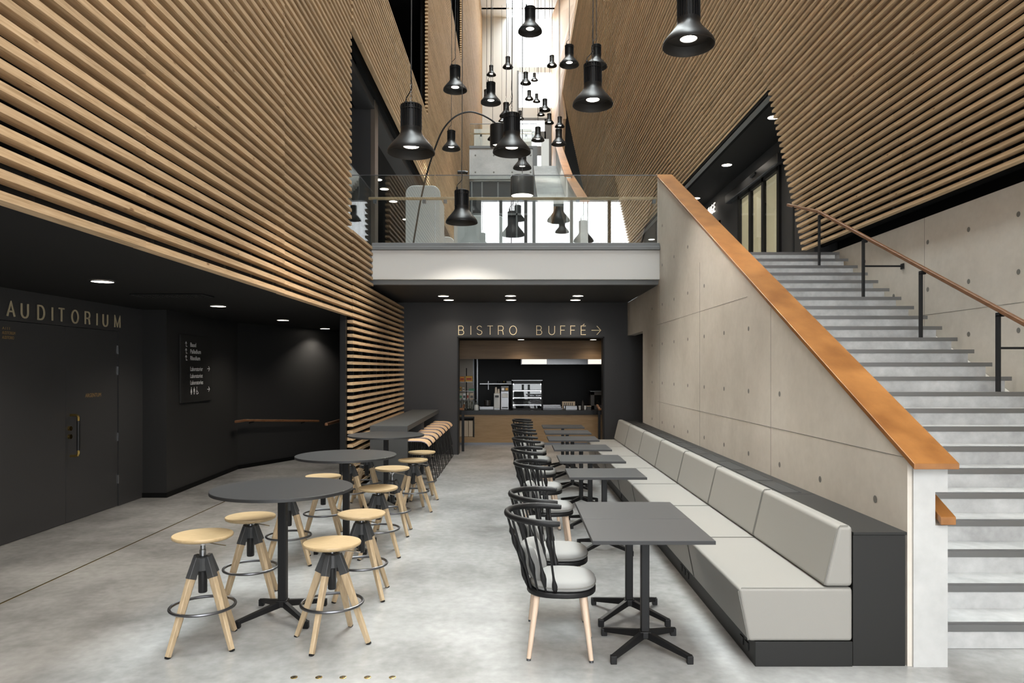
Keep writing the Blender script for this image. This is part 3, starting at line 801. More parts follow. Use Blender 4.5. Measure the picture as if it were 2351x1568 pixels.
# ================================================================ LONG BAR AND WIRE STOOLS
t = thing('bar_counter', 'long charcoal laminate bar standing against the slatted screen', 'bar', (-1.95, 11.04, 0))
link('worktop', MB().box(-2.24, -1.66, 11.04, 15.62, .965, .995), 'bar_grey', t, True, bevel=.002)
link('fascia', MB().box(-1.69, -1.66, 11.1, 15.62, .915, .965), 'bar_grey', t, True, bevel=.002)
link('end_panel', MB().box(-2.24, -1.66, 11.04, 11.09, 0, .965), 'bar_grey', t, True, bevel=.002)
link('middle_panel', MB().box(-2.24, -1.70, 13.3, 13.36, 0, .965), 'bar_grey', t, True, bevel=.002)
link('back_panel', MB().box(-2.24, -2.2, 11.1, 15.62, 0, .965), 'bar_grey', t, True, bevel=.002)
link('inner_panel', MB().box(-2.0, -1.97, 11.1, 13.3, 0, .965), 'bar_grey', t, True, bevel=.002)
def make_wire():
    t = thing('bar_stool', '', 'stool')
    z0 = .745
    pr = [(-.20, z0), (-.10, z0-.004), (.0, z0-.004), (.07, z0-.008), (.12, z0-.022), (.16, z0-.05), (.185, z0-.09)]
    def shell(mb, t0, t1, y0, y1):
        pts = [(x, z+t1) for x, z in pr]+[(x, z+t0) for x, z in reversed(pr)]
        return mb.prism(pts, 1, y0, y1)
    link('seat', shell(MB(), 0, .013, -.19, .19), 'seat_ply', t, angle=50)
    link('seat_edge', shell(MB(), -.0005, .0125, -.192, -.1895), 'ply_edge', t, smooth=False)
    for sy in (-1, 1):
        link('leg', MB().tube([(-.15, sy*.13, z0-.01), (-.20, sy*.18, .01), (.20, sy*.18, .01), (.09, sy*.13, z0-.02)], .0075, 6), 'black_metal', t)
    for sx in (-1, 1):
        link('strut', MB().tube([(sx*.1, -.13, z0-.02), (sx*.19, .18, .25)], .0045, 5).tube([(sx*.1, .13, z0-.02), (sx*.19, -.18, .25)], .0045, 5), 'black_metal', t)
    link('foot_rest', MB().tube([(.185, -.17, .25), (.185, .17, .25)], .0075, 6).tube([(-.19, -.17, .25), (-.19, .17, .25)], .006, 6).tube([(.2, -.18, .01), (.2, .18, .01)], .0075, 6), 'black_metal', t)
    return t
proto = make_wire()
ords = ['nearest', 'second', 'third', 'fourth', 'fifth', 'sixth', 'seventh']
for i in range(8):
    y = 11.35+i*.555; l = f'plywood-seat bar stool on black wire legs at the long bar, {ords[i]} from the camera' if i < 7 else 'farthest plywood-seat bar stool on black wire legs, next to the bistro wall'
    o = proto if i == 0 else dup(proto, (0, 0, 0))
    o.location = (-1.53, y, 0); o['label'] = l; o['group'] = 'plywood bar stools at the long bar'

# ================================================================ PENDANT LAMPS
def make_lamp(detail=True):
    t = thing('pendant_lamp', '', 'lamp'); n = 40 if detail else 20
    # origin at the rim plane centre
    outer = [(.250, 0), (.251, .012), (.240, .045), (.204, .092), (.165, .137), (.132, .178), (.114, .208), (.110, .235), (.110, .265)]
    inner = [(r-.004, z) for r, z in outer]
    link('shade', MB().lathe(outer, n, cap=False).lathe([(.250, 0), (.246, .0)], n, cap=False), 'black_gloss', t, angle=60)
    link('shade_lining', MB().lathe(inner[::-1]+[], n, cap=False), 'black_in', t, angle=60)
    link('lamp_disc', MB().lathe([(0, .072), (.08, .072)], 24, cap=False), 'glow', t)
    link('reflector', MB().lathe([(.08, .071), (.084, .066), (.086, .072), (.205, .083)], 24, cap=False), 'black_in', t)
    if detail:
        mb = MB().lathe([(.092, .262), (.092, .50)], 32)
        for k in range(22):
            a = 2*PI*k/22; ca, sa = math.cos(a), math.sin(a)
            mb.bar((.1*ca, .1*sa, .262), (.1*ca, .1*sa, .445), .024, .007, up=(-sa, ca, 0))
            mb.bar((.101*ca, .101*sa, .455), (.101*ca, .101*sa, .50), .026, .012, up=(-sa, ca, 0))
        mb.lathe([(.104, .445), (.112, .447), (.112, .456), (.104, .458)], 32)
        mb.lathe([(.03, .515), (.09, .512), (.108, .505), (.11, .495), (.10, .49)], 32)
        link('housing', mb, 'black_gloss', t, angle=30)
        mb = MB()
        for k in range(7):
            z = .53+k*.034; pts = [(.011*math.cos(2*PI*j/10), 0, z+.02*math.sin(2*PI*j/10)) for j in range(10)]
            if k % 2: pts = [(y, x, zz) for x, y, zz in pts]
            mb.tube(pts, .003, 5, closed=True)
        link('chain', mb, 'steel', t)
        pts = [(-.075, 0, .51), (-.078, 0, .56), (-.07, 0, .60), (-.03, 0, .635), (.0, 0, .67), (.008, 0, .74), (-.004, 0, .84), (.0, 0, .95)]
        link('cable_tail', MB().tube(pts, .0055, 6).lathe([(.014, .51), (.014, .56), (.008, .57)], 10, c=(-.075, 0, 0)), 'black_metal', t)
    else:
        link('housing', MB().lathe([(.112, .262), (.108, .27), (.108, .445), (.113, .447), (.113, .50), (.10, .512), (.0, .514)], n), 'black_gloss', t, angle=30)
        link('chain', MB().tube([(0, 0, .51), (.012, 0, .58), (-.012, 0, .65), (.01, 0, .72), (0, 0, .8)], .006, 5), 'black_metal', t)
    return t
LA = make_lamp(True); LB = make_lamp(False)
lamps = [ # px, py of the rim centre, rim width in px, label
 (944, 352, 109, 'large black bell pendant lamp at the left, hanging before the grey upper column'),
 (1581, 106, 118, 'largest black bell pendant lamp, alone at the top right against the slats'),
 (1361, 242, 93, 'large black bell pendant lamp in the right cluster, lower of the overlapping pair'),
 (1175, 351, 87.5, 'large black bell pendant lamp in the middle of the hall above the bridge glass'),
 (1060, 512, 73.5, 'lowest black bell pendant lamp, hanging in front of the glass balustrade'),
 (1045, 208, 55, 'black bell pendant lamp against the left slats, upper of the two there'),
 (1036, 343, 42, 'smaller black bell pendant lamp against the left slats, beside the arc lamp'),
 (1217, 74, 56, 'topmost black bell pendant lamp in the middle, under the roof light'),
 (1307, 150, 45, 'black bell pendant lamp before the pale right return wall'),
 (1369, 155, 50, 'black bell pendant lamp half hidden behind the big right one'),
 (1127, 237, 46.6, 'black bell pendant lamp on the left of the white shaft, middle size'),
 (1117, 234, 27, 'small bell pendant lamp peeping out left behind the middle-size one'),
 (1128, 172.8, 22, 'small bell pendant lamp high on the left edge of the white shaft'),
 (1166, 155.4, 24.4, 'small bell pendant lamp high in the centre of the white shaft'),
 (1267, 152, 24, 'small bell pendant lamp at the left edge of the pale right return wall'),
 (1207, 192.4, 25.7, 'small bell pendant lamp in front of the far dark window, left one'),
 (1227, 185, 16.6, 'tiny far bell pendant lamp in front of the dark window band'),
 (1215, 228.6, 20.6, 'small bell pendant lamp just below the dark far window, left of the pair'),
 (1232, 234, 18, 'tiny bell pendant lamp just below the dark far window, right of the pair'),
 (1251, 254, 26, 'small bell pendant lamp overlapping a tinier one behind, right of the far windows'),
 (1242, 264.7, 18, 'tiny bell pendant lamp tucked under the small one by the far windows'),
 (1261, 283.5, 22, 'small bell pendant lamp below the far windows, left of a stacked pair'),
 (1285, 291.6, 22.8, 'small bell pendant lamp, upper of the stacked pair by the dark opening'),
 (1283, 332, 34.6, 'bell pendant lamp, lower of the stacked pair by the dark opening'),
 (1235, 323, 30.5, 'bell pendant lamp above the far bridge, right of the big middle lamp'),
 (1199, 387, 42.6, 'bell pendant lamp directly below and behind the big middle lamp'),
 (1162, 267.6, 31, 'bell pendant lamp seen at the upper left behind the big middle lamp'),
 (1152, 279, 16, 'tiny bell pendant lamp left of the big middle lamp neck'),
 (1194, 273, 18, 'tiny bell pendant lamp right of the big middle lamp neck'),
 (1131, 321, 24, 'small bell pendant lamp partly behind the drum of the arc lamp')]
usedA = usedB = False; cords = []
for i, (px, py, wd, l) in enumerate(lamps):
    Y = 820/wd; p = pt(px, py, Y)
    near = wd > 40
    if near:
        o = LA if not usedA else dup(LA, p); usedA = True
    else:
        o = LB if not usedB else dup(LB, p); usedB = True
    o.location = p; o['label'] = l; o['group'] = 'black bell pendant lamps in the atrium'; o.rotation_euler = (0, 0, (i*1.3) % 1.2-.6)
    r = .0065 if Y < 12 else .008 if Y < 25 else .011
    cords.append((o, r, near))
    if near or wd > 30:
        s = light('pendant_spot', 'SPOT', p+Vector((0, 0, .10)), 1500 if Y < 14 else 1500, (1, .92, .82), (0, 0, 0), spot_size=math.radians(126), spot_blend=.8, shadow_soft_size=.07)

for x, y, z, l in ((-1.3, 2.4, 6.7, 'added bell pendant lamp high above the round tables, out of the picture at the top'), (1.3, 3.0, 6.3, 'added bell pendant lamp high above the nearest square table, out of the picture'), (.1, .4, 6.9, 'added unseen bell pendant lamp high above the middle of the front floor'), (-1.2, -1.9, 6.4, 'added unseen bell pendant lamp high by the front glazing, left'), (1.7, -1.2, 6.8, 'added unseen bell pendant lamp high by the front glazing, right')):  # pendants added out of view to brighten the front floor and tables
    o = dup(LA, (x, y, z)); o['label'] = l; cords.append((o, .0065, True))
    light('pendant_spot', 'SPOT', Vector((x, y, z+.10)), 1900, (1, .94, .86), (0, 0, 0), spot_size=math.radians(126), spot_blend=.8, shadow_soft_size=.07)
for o, r, near in cords:
    link('cord', MB().tube([(0, 0, .76), (.01, 0, 2.5), (0, 0, 28.05-o.location.z)], r, 5), 'cord', o)

# ================================================================ DOWNLIGHTS
def downlight(loc, label, group, r=.085, power=28, glow='glow', spread=130, rim='black_ceiling'):
    t = thing('downlight', label, 'light', loc, 0, group)
    link('diffuser', MB().lathe([(0, -.004), (r, -.004)], 28, cap=False), glow, t)
    link('rim', MB().lathe([(r, -.002), (r+.004, -.007), (r+.016, -.005), (r+.018, 0)], 28, cap=False), rim, t)
    if power: light('downlight_lamp', 'SPOT', Vector(loc)+Vector((0, 0, -.02)), power, (1, .90, .78), (0, 0, 0), spot_size=math.radians(spread), spot_blend=.7, shadow_soft_size=.07)
g = 'round downlights in the black corridor ceiling'
for (x, y, l) in ((-4.07, 4.3, 'round corridor downlight out of the picture, left of the camera'), (-4.07, 1.5, 'round corridor downlight out of the picture, beside the camera'), (-4.07, 7.05, 'nearest round downlight in the black corridor ceiling, above the auditorium doors'), (-4.07, 9.8, 'second round downlight in the black corridor ceiling'), (-4.09, 12.6, 'third round downlight in the black corridor ceiling'), (-4.04, 15.2, 'farthest round downlight in the black corridor ceiling')):
    downlight((x, y, 2.738), l, g, .10, 75)
g = 'round downlights under the bridge'
for (px, py, l) in ((1018, 680, 'left downlight under the bridge, nearer of its pair'), (1030, 689, 'left downlight under the bridge, rear of its pair'), (1172, 679.5, 'middle downlight under the bridge, nearer of its pair'), (1173, 689, 'middle downlight under the bridge, rear of its pair'), (1327, 679.5, 'right downlight under the bridge, nearer of its pair'), (1321, 689, 'right downlight under the bridge, rear of its pair')):
    Y = (3.33-H)*F/(CY-py); downlight(((px-CX)*Y/F, Y, 3.333), l, g, .105, 38)
g = 'downlights in the servery ceiling'
for (x, y, l) in ((.15, 16.2, 'servery ceiling downlight just behind the lintel below the sign'), (.15, 17.45, 'servery ceiling downlight nearest the timber fascia in the middle'), (2.0-.06, 16.1, 'tiny servery ceiling downlight at the top right corner of the opening'), (1.95-.03, 17.5, 'servery ceiling downlight at the right end before the timber fascia')):
    downlight((x, y, 2.598), l, g, .085, 22)
g = 'downlights in the lounge ceiling'
for (x, y, l) in ((5.44, 15.0, 'lounge ceiling downlight right beside the sawtooth slat ends'), (5.49, 18.5, 'lounge ceiling downlight above the sliding glass door'), (5.6, 22.1, 'lounge ceiling downlight just above the timber cap'), (5.57, 29.1, 'farthest lounge downlight seen through the bridge glass at the right')):
    downlight((x, y, 7.163), l, g, .125, 90)
g = 'downlights in the left gallery ceiling'
for (y, l) in ((19.3, 'left gallery downlight, topmost of the four'), (20.3, 'left gallery downlight, second from the top'), (21.8, 'left gallery downlight just under the bridge handrail'), (24.4, 'lowest and farthest left gallery downlight behind the glass')):
    downlight((-3.71, y, 6.995), l, g, .12, 60)

# vents in the corridor ceiling
t = thing('ceiling_vent', 'dark slotted air vent in the black corridor ceiling', 'vent', (-4.0, 8.35, 2.738))
link('frame', MB().box(-.42, .42, -.16, .16, -.012, 0), 'black_metal', t, bevel=.003)
mb = MB()
for k in range(14): mb.box(-.38+k*.056, -.38+k*.056+.02, -.13, .13, -.018, -.012)
link('slots', mb, 'vent', t, smooth=False)

# ================================================================ LETTERING
def arc(cx, cy, rx, ry, a0, a1, n=14): return [(cx+rx*math.cos(math.radians(a0+(a1-a0)*k/n)), cy+ry*math.sin(math.radians(a0+(a1-a0)*k/n))) for k in range(n+1)]
GL = {
 'A': (.72, [[(0, 0), (.36, 1), (.72, 0)], [(.13, .34), (.59, .34)]]),
 'U': (.66, [[(0, 1), (0, .33)]+arc(.33, .33, .33, .33, 180, 360)+[(.66, .33), (.66, 1)]]),
 'D': (.68, [[(0, 0), (0, 1), (.28, 1)]+arc(.28, .5, .40, .5, 90, -90)+[(.28, 0), (0, 0)]]),
 'I': (.0, [[(0, 0), (0, 1)]]),
 'T': (.64, [[(0, 1), (.64, 1)], [(.32, 1), (.32, 0)]]),
 'O': (.80, [arc(.40, .5, .40, .5, 90, 450, 30)]),
 'R': (.60, [[(0, 0), (0, 1), (.34, 1)]+arc(.34, .745, .24, .255, 90, -90)+[(0, .49)], [(.34, .49), (.50, .42), (.54, .25), (.58, 0)]]),
 'M': (.80, [[(0, 0), (0, 1), (.40, .08), (.80, 1), (.80, 0)]]),
 'B': (.60, [[(0, -.05), (0, 1.05)], [(.02, 1), (.32, 1)]+arc(.32, .76, .22, .24, 90, -90)+[(.02, .52)], [(.02, 0), (.34, 0)]+arc(.34, .26, .25, .26, -90, 90)+[(.3, .52)]]),
 'S': (.58, [arc(.29, .75, .26, .25, 20, 200, 12)+[(.10, .60), (.29, .52), (.48, .43)]+arc(.29, .26, .28, .26, 30, -160, 12)]),
 'F': (.52, [[(0, 0), (0, 1), (.52, 1)], [(0, .52), (.46, .52)]]),
 'E': (.54, [[(.54, 1), (0, 1), (0, 0), (.54, 0)], [(0, .52), (.49, .52)]]),
 'É': (.54, [[(.54, 1), (0, 1), (0, 0), (.54, 0)], [(0, .52), (.49, .52)], [(.20, 1.08), (.38, 1.22)]]),
 '>': (1.05, [[(0, .5), (1.05, .5)], [(.60, 1.0), (1.05, .5), (.60, 0)]]),
 'L': (.5, [[(0, 1), (0, 0), (.5, 0)]]), 'N': (.66, [[(0, 0), (0, 1), (.66, 0), (.66, 1)]]),
 'G': (.74, [arc(.40, .5, .38, .5, 50, 330, 20)+[(.74, .22), (.74, .45), (.42, .45)]]),
}
def ribbon(mb, pts, t, d0, d1):
    P = [Vector((p[0], p[1])) for p in pts]
    P = [p for i, p in enumerate(P) if i == 0 or (p-P[i-1]).length > 1e-5]
    n = len(P); closed = (P[0]-P[-1]).length < 1e-4 and n > 3
    if closed: P = P[:-1]; n -= 1
    Lp, Rp = [], []
    for i in range(n):
        a = P[i-1] if (i > 0 or closed) else None; b = P[(i+1) % n] if (i < n-1 or closed) else None
        d1_ = (P[i]-a).normalized() if a is not None else None; d2_ = (b-P[i]).normalized() if b is not None else None
        if d1_ is None: d1_ = d2_
        if d2_ is None: d2_ = d1_
        n1 = Vector((-d1_.y, d1_.x)); n2 = Vector((-d2_.y, d2_.x)); m = (n1+n2)
        if m.length < 1e-3: m = n1
        m.normalize(); k = t/2/max(.7, m.dot(n1))
        Lp.append(P[i]+m*k); Rp.append(P[i]-m*k)
    base = len(mb.v)
    for i in range(n):
        for q, d in ((Lp[i], d0), (Rp[i], d0), (Rp[i], d1), (Lp[i], d1)): mb.v.append((q.x, q.y, d))
    for i in range(n if closed else n-1):
        j = (i+1) % n
        for k in range(4): mb.f.append((base+i*4+k, base+i*4+(k+1) % 4, base+j*4+(k+1) % 4, base+j*4+k))
    if not closed: mb.f.append((base, base+3, base+2, base+1)); e = base+(n-1)*4; mb.f.append((e, e+1, e+2, e+3))
def sign(text, parent, m, O, U, Wd, h, total, t, depth, starts=None):
    """letters as parts; O origin, U reading direction, Wd outward direction, total width"""
    O, U, Wd = Vector(O), Vector(U), Vector(Wd); Z = Vector((0, 0, 1))
    if starts is None:
        wsum = sum(GL[c][0]*h if c != ' ' else .5*h for c in text); gap = (total-wsum)/(len(text)-1); x = 0; starts = []
        for c in text: starts.append(x); x += (GL[c][0]*h if c != ' ' else .5*h)+gap
    for c, x in zip(text, starts):
        if c == ' ': continue
        mb = MB()
        for st_ in GL[c][1]: ribbon(mb, [(u*h, v*h) for u, v in st_], t, .0, depth)
        mb.map(lambda v, x=x: O+U*(x+v.x)+Z*v.y+Wd*(.004+v.z))
        link('arrow' if c == '>' else 'letter', mb, m, parent, True, smooth=False)
t = thing('bistro_sign', 'pale gold thin letters BISTRO BUFFÉ with an arrow above the servery opening', 'sign', (.34, YB, 2.62))
k = 15.66/F
pos = [1053, 1081, 1095, 1119, 1144, 1170, 1232, 1260, 1287, 1310, 1334, 1358]
sign('BISTROBUFFÉ>', t, 'gold', ((1053-CX)*k, YB, 2.63), (1, 0, 0), (0, -1, 0), .192, 0, .0145, .012, starts=[(p-1053)*k for p in pos])
t = thing('auditorium_sign', 'dull gold raised letters AUDITORIUM above the double door', 'sign', (XA, 8.7, 2.43))
def ya(px): return XA*F/(px-CX)
pos = [12, 45, 83, 116, 131, 161, 192, 219, 233, 260]
sign('AUDITORIUM', t, 'gold_grey', (XA+.012, ya(12), 2.44), (0, 1, 0), (1, 0, 0), .155, 0, .017, .012, starts=[ya(p)-ya(12) for p in pos])
t = thing('lounge_sign', 'white glowing letters LOUNGE on the upper dark wall beside the sliding door', 'sign', (XG, 21.5, 6.72))
sign('LOUNGE', t, 'white_glow', (XG-.03, 23.05, 6.66), (0, -1, 0), (-1, 0, 0), .25, 1.45, .03, .02)
def text_obj(name, txt, h, m, parent, O, U, Wd, width=None, thin=0, bold=0):
    cu = bpy.data.curves.new(name, 'FONT'); cu.body = txt; cu.size = 1; cu.offset = bold; cu.extrude = 0.001; cu.resolution_u = 3
    tmp = bpy.data.objects.new(name, cu); COL.objects.link(tmp)
    dg = bpy.context.evaluated_depsgraph_get(); me = bpy.data.meshes.new_from_object(tmp.evaluated_get(dg))
    bpy.data.objects.remove(tmp)
    xs_ = [v.co.x for v in me.vertices]; ys_ = [v.co.y for v in me.vertices]
    sc = h/.72; wx = (width/(max(xs_)-min(xs_)) if width else sc)
    O, U, Wd = Vector(O), Vector(U), Vector(Wd); b = Vector((0, 0, 0)); p = parent
    while p is not None: b += p.location; p = p.parent
    for v in me.vertices:
        q = O+U*(v.co.x-min(xs_))*wx+Vector((0, 0, 1))*v.co.y*sc+Wd*(.0015+v.co.z*.3); v.co = q-b
    me.materials.append(M[m]); o = bpy.data.objects.new(name, me); COL.objects.link(o); o.parent = parent; return o

# directory board on the corridor wall
PA, PB_ = Vector((-5.08+.0, 10.42, 0)), Vector((-5.2, 13.4, 0)); dW = (PB_-PA).normalized(); nW = Vector((dW.y, -dW.x, 0))
s0, s1_ = .42, 1.66
t = thing('directory_sign', 'black directory board with white place names, arrows and restroom figures on the corridor wall', 'sign', PA+dW*s0+Vector((0, 0, 1.37)))
A = PA+dW*s0; B = PA+dW*s1_
mb = MB(); q0, q1 = A+nW*.004, A+nW*.03; q2, q3 = B+nW*.03, B+nW*.004
mb.prism([(q0.x, q0.y), (q1.x, q1.y), (q2.x, q2.y), (q3.x, q3.y)], 2, 1.355, 2.405)
link('board', mb, 'vent', t, True, bevel=.004)
def onb(s, z): return PA+dW*(s0+s)+nW*.031+Vector((0, 0, z))
rows = [('Baud', 2.225, 'u'), ('Palladium', 2.12, 'u'), ('Rhodium', 2.015, 'u'), ('Laboratorier', 1.845, 'r'), ('Laboratoriot', 1.735, ''), ('Laboratories', 1.63, '')]
wds = {'Baud': .22, 'Palladium': .41, 'Rhodium': .38, 'Laboratorier': .49, 'Laboratoriot': .485, 'Laboratories': .50}
for txt, z, ar in rows:
    text_obj('lettering', txt, .068, 'white', t, onb(.34, z), dW, nW, wds[txt], bold=.008)
    if ar:
        mb = MB()
        if ar == 'u':
            for l in ([(.075, .005), (.03, .005), (.03, .076)], [(0, .048), (.03, .078), (.06, .048)]): ribbon(mb, l, .011, 0, .001)
            o0 = onb(.15, z-.005)
        else:
            for l in ([(0, .035), (.10, .035)], [(.055, .075), (.1, .035), (.055, -.005)]): ribbon(mb, l, .011, 0, .001)
            o0 = onb(1.02, z)
        mb.map(lambda v: o0+dW*v.x+Vector((0, 0, 1))*v.y+nW*(.001+v.z)); link('arrow', mb, 'white', t, True, smooth=False)
mb = MB()
for l in ([(0, .035), (.10, .035)], [(.055, .075), (.1, .035), (.055, -.005)]): ribbon(mb, l, .011, 0, .001)
o0 = onb(1.02, 1.505); mb.map(lambda v: o0+dW*v.x+Vector((0, 0, 1))*v.y+nW*(.001+v.z)); link('arrow', mb, 'white', t, True, smooth=False)
def picto(kind, s):
    mb = MB()
    def poly(pts):
        base = len(mb.v); mb.v += [(a, b, 0) for a, b in pts]+[(a, b, .001) for a, b in pts]; n = len(pts); mb.f.append(tuple(base+n+i for i in range(n)))
    circ = lambda x, y, r: poly([(x+r*math.cos(2*PI*i/10), y+r*math.sin(2*PI*i/10)) for i in range(10)])
    if kind == 'w': circ(.035, .105, .012); poly([(.02, 0), (.05, 0), (.05, .03), (.068, .03), (.05, .09), (.02, .09), (.002, .03), (.02, .03)])
    if kind == 'm': circ(.035, .105, .012); poly([(.02, 0), (.05, 0), (.05, .04), (.066, .04), (.06, .09), (.01, .09), (.004, .04), (.02, .04)])
    if kind == 'd':
        circ(.03, .108, .011)
        for l in ([(.03, .095), (.03, .045), (.06, .045), (.085, .01), (.095, .015)], arc(.042, .032, .034, .032, 120, 330, 10)): ribbon(mb, l, .011, 0, .001)
    o0 = onb(s, 1.475); mb.map(lambda v: o0+dW*v.x+Vector((0, 0, 1))*v.y+nW*(.001+v.z)); link('restroom_figure', mb, 'white', t, True, smooth=False)
picto('w', .34); picto('m', .45); picto('d', .56)

# ================================================================ AUDITORIUM DOUBLE DOOR
def leaf(name, y0, y1, label=None):
    d = link(name, MB().box(XA-.06, XA-.008, y0, y1, .006, 2.39), 'dark_grey', None, bevel=.002); d['kind'] = 'structure'; return d
dl = leaf('door_1', 8.65-1.135, 8.646); dr = leaf('door_2', 8.654, 9.775)
text_obj('door_print', 'A111', .030, 'gold_dim', dl, (XA-.007, ya(6), 2.295), (0, 1, 0), (1, 0, 0), .115)
text_obj('door_print', 'AUDITORIUM', .034, 'gold_dim', dl, (XA-.007, ya(6), 2.245), (0, 1, 0), (1, 0, 0), .20)
text_obj('door_print', 'AUDITORIO', .034, 'gold_dim', dl, (XA-.007, ya(6), 2.195), (0, 1, 0), (1, 0, 0), .18)
text_obj('door_print', 'ARGENTUM', .05, 'gold_dim', dr, (XA-.007, ya(197), 1.515), (0, 1, 0), (1, 0, 0), .34)
y = 8.74
link('pull_handle', MB().tube([(XA+.09, y, .88), (XA+.09, y, 1.24)], .019, 12), 'black_gloss', dr)
for s_, z in ((-1, .81), (1, 1.31)):
    link('handle_end', MB().tube([(XA-.008, y, z), (XA+.055, y, z), (XA+.08, y, z-s_*.008), (XA+.09, y, z-s_*.03), (XA+.09, y, z-s_*.075)], .016, 10), 'brass', dr)
for z in (1.15, 1.05): link('lock', MB().tube([(XA-.01, y-.03, z), (XA+.02, y-.03, z)], .028, 16), 'brass', dr)
for z in (.31, .89, 1.795, 2.08): link('hinge', MB().box(XA-.01, XA+.004, 9.777, 9.789, z, z+.115), 'chrome', dr)
struct('trim_17', MB().box(XA-.07, XA-.06, 7.5, 9.8, 0, 2.4), 'black_void', smooth=False)

# corridor handrails
t = thing('corridor_handrail', 'dark wooden handrail on the black corridor wall beyond the directory board', 'handrail', (-5.2, 13.3, .9))
link('rail', MB().bar((-5.06, 12.95, .92), (-5.06, 13.4, .915), .05, .045).bar((-5.06, 13.38, .915), (-4.22, 15.36, .76), .05, .045), 'wood_rail', t, True, bevel=.01)
for f in (.12, .8):
    p = Vector((-5.06, 13.38, .915)).lerp(Vector((-4.22, 15.36, .76)), f); link('bracket', MB().bar(p+Vector((-.14, .06, -.06)), p+Vector((0, 0, -.02)), .02, .02), 'black_metal', t, True)
t = thing('corridor_handrail', 'stub of wooden handrail beside the end of the slatted screen', 'handrail', (-2.8, 11.8, .9))
link('rail', MB().box(-2.93, -2.88, 11.0, 12.2, 1.0, 1.045), 'wood_rail', t, True, bevel=.01)
link('post', MB().box(-2.92, -2.89, 11.9, 11.93, 0, 1.0), 'black_metal', t, True)

# brass strip and tactile studs in the floor
o = link('trim_18', MB().box(-4.11, -4.095, -5.5, 10.6, .0005, .003), 'brass', smooth=False); o['kind'] = 'structure'
st0 = None; ord_ = ['leftmost', 'second from the left', 'middle', 'fourth from the left', 'rightmost']
for i, px in enumerate((675, 732, 787.5, 844, 901)):
    Y = 4.335; x = (px-CX)*Y/F
    if st0 is None:
        st0 = thing('floor_stud', '', 'stud', (x, Y, 0))
        link('disc', MB().lathe([(.021, 0), (.021, .003), (.018, .004), (0, .004)], 20), 'brass', st0)
        link('groove', MB().lathe([(.008, .0042), (.015, .0042)], 20, cap=False), 'vent', st0, smooth=False)
        o = st0
    else: o = dup(st0, (x, Y, 0))
    o['label'] = f'small brass floor stud, {ord_[i]} of five at the front floor edge'; o['group'] = 'brass floor studs'

# ================================================================ SLIDING LOUNGE DOOR
t = thing('sliding_door', 'glazed sliding door with beige blinds at the top of the stair', 'door', (XG, 17.8, 3.9))
link('header', MB().box(XG-.16, XG, 16.2, 20.2, 6.55, 6.78), 'steel_dark', t, True, bevel=.02)
link('sensor', MB().box(XG-.2, XG-.16, 17.6, 17.95, 6.68, 6.74), 'black_gloss', t, True, bevel=.01)
ys = [16.45, 17.38, 17.6, 18.25, 18.75, 19.3]
mb = MB()
for y in (16.42, 17.45, 18.4, 19.32): mb.box(XG-.06, XG, y-.07, y+.07, 3.9, 6.55)
mb.box(XG-.06, XG, 16.4, 19.35, 6.45, 6.55).box(XG-.06, XG, 16.4, 19.35, 3.9, 4.0)
link('frame', mb, 'black_metal', t, True, smooth=False)
for a, b in ((16.49, 17.38), (17.52, 18.33), (18.47, 19.25)):
    link('pane', MB().box(XG-.035, XG-.025, a, b, 4.0, 6.45), 'glass', t, True, smooth=False)
for a, b in ((16.49, 17.38), (17.75, 18.33), (18.47, 19.25)):
    link('blind', MB().box(XG+.02, XG+.03, a, b, 4.0, 6.45), 'blind', t, True, smooth=False)
t = thing('lounge_doorway', 'dark glazed doorway under the lounge lettering', 'door', (XG, 22.5, 3.9))
link('frame', MB().box(XG-.03, XG, 21.2, 21.3, 3.9, 6.3).box(XG-.03, XG, 22.0, 22.06, 3.9, 6.3).box(XG-.03, XG, 21.2, 24, 6.22, 6.3), 'steel_dark', t, True, smooth=False)
link('pane', MB().box(XG+.01, XG+.02, 21.3, 24, 3.9, 6.22), 'case_glass', t, True, smooth=False)
struct('wall_lounge_room', MB().box(XG+1.4, XG+1.5, 16, 26, 3.9, 7.1), 'black_void', smooth=False)

# ================================================================ UPPER FLOOR FURNITURE
t = thing('arc_floor_lamp', 'black arc floor lamp with drum shade curving over the upper lounge', 'lamp', (-1.95, 13.5, 3.9))
ap = [(949, 560.7), (958, 505), (966, 459), (980.3, 398), (998.6, 340.6), (1017.8, 296.6), (1044.6, 268), (1075, 257), (1102, 262), (1125, 273.6), (1143, 287)]
P0 = [pt(x, y, 13.5) for x, y in ap]
P0 = [Vector((P0[0].x-.02, 13.5, 3.93))]+P0
def smooth_path(P, k=5):
    out = []
    for i in range(len(P)-1):
        a, b, c_, d = P[max(i-1, 0)], P[i], P[i+1], P[min(i+2, len(P)-1)]
        for j in range(k):
            t_ = j/k; out.append(.5*((2*b)+(c_-a)*t_+(2*a-5*b+4*c_-d)*t_*t_+(3*b-a-3*c_+d)*t_**3))
    return out+[P[-1]]
P0 = smooth_path(P0)
link('arc', MB().tube(P0, .016, 8), 'black_metal', t, True)
link('base', MB().lathe([(.2, 0), (.2, .03), (.19, .035), (0, .035)], 28, c=(P0[0].x, 13.5, 3.902)), 'black_metal', t, True)
c = pt(1145, 337, 13.5)
link('shade', MB().lathe([(.165, .0), (.165, .40), (.160, .405), (0, .405)], 32, c=tuple(c), cap=False).lathe([(.161, .40), (.161, 0), (.165, 0)], 32, c=tuple(c), cap=False), 'black_gloss', t, True)
link('bulb_diffuser', MB().lathe([(0, .05), (.12, .05)], 24, c=tuple(c), cap=False), 'glow_soft', t, True)
t = thing('drum_lamp', 'black drum pendant lamp behind the bridge glass near the middle', 'lamp', pt(1199, 450, 16.5))
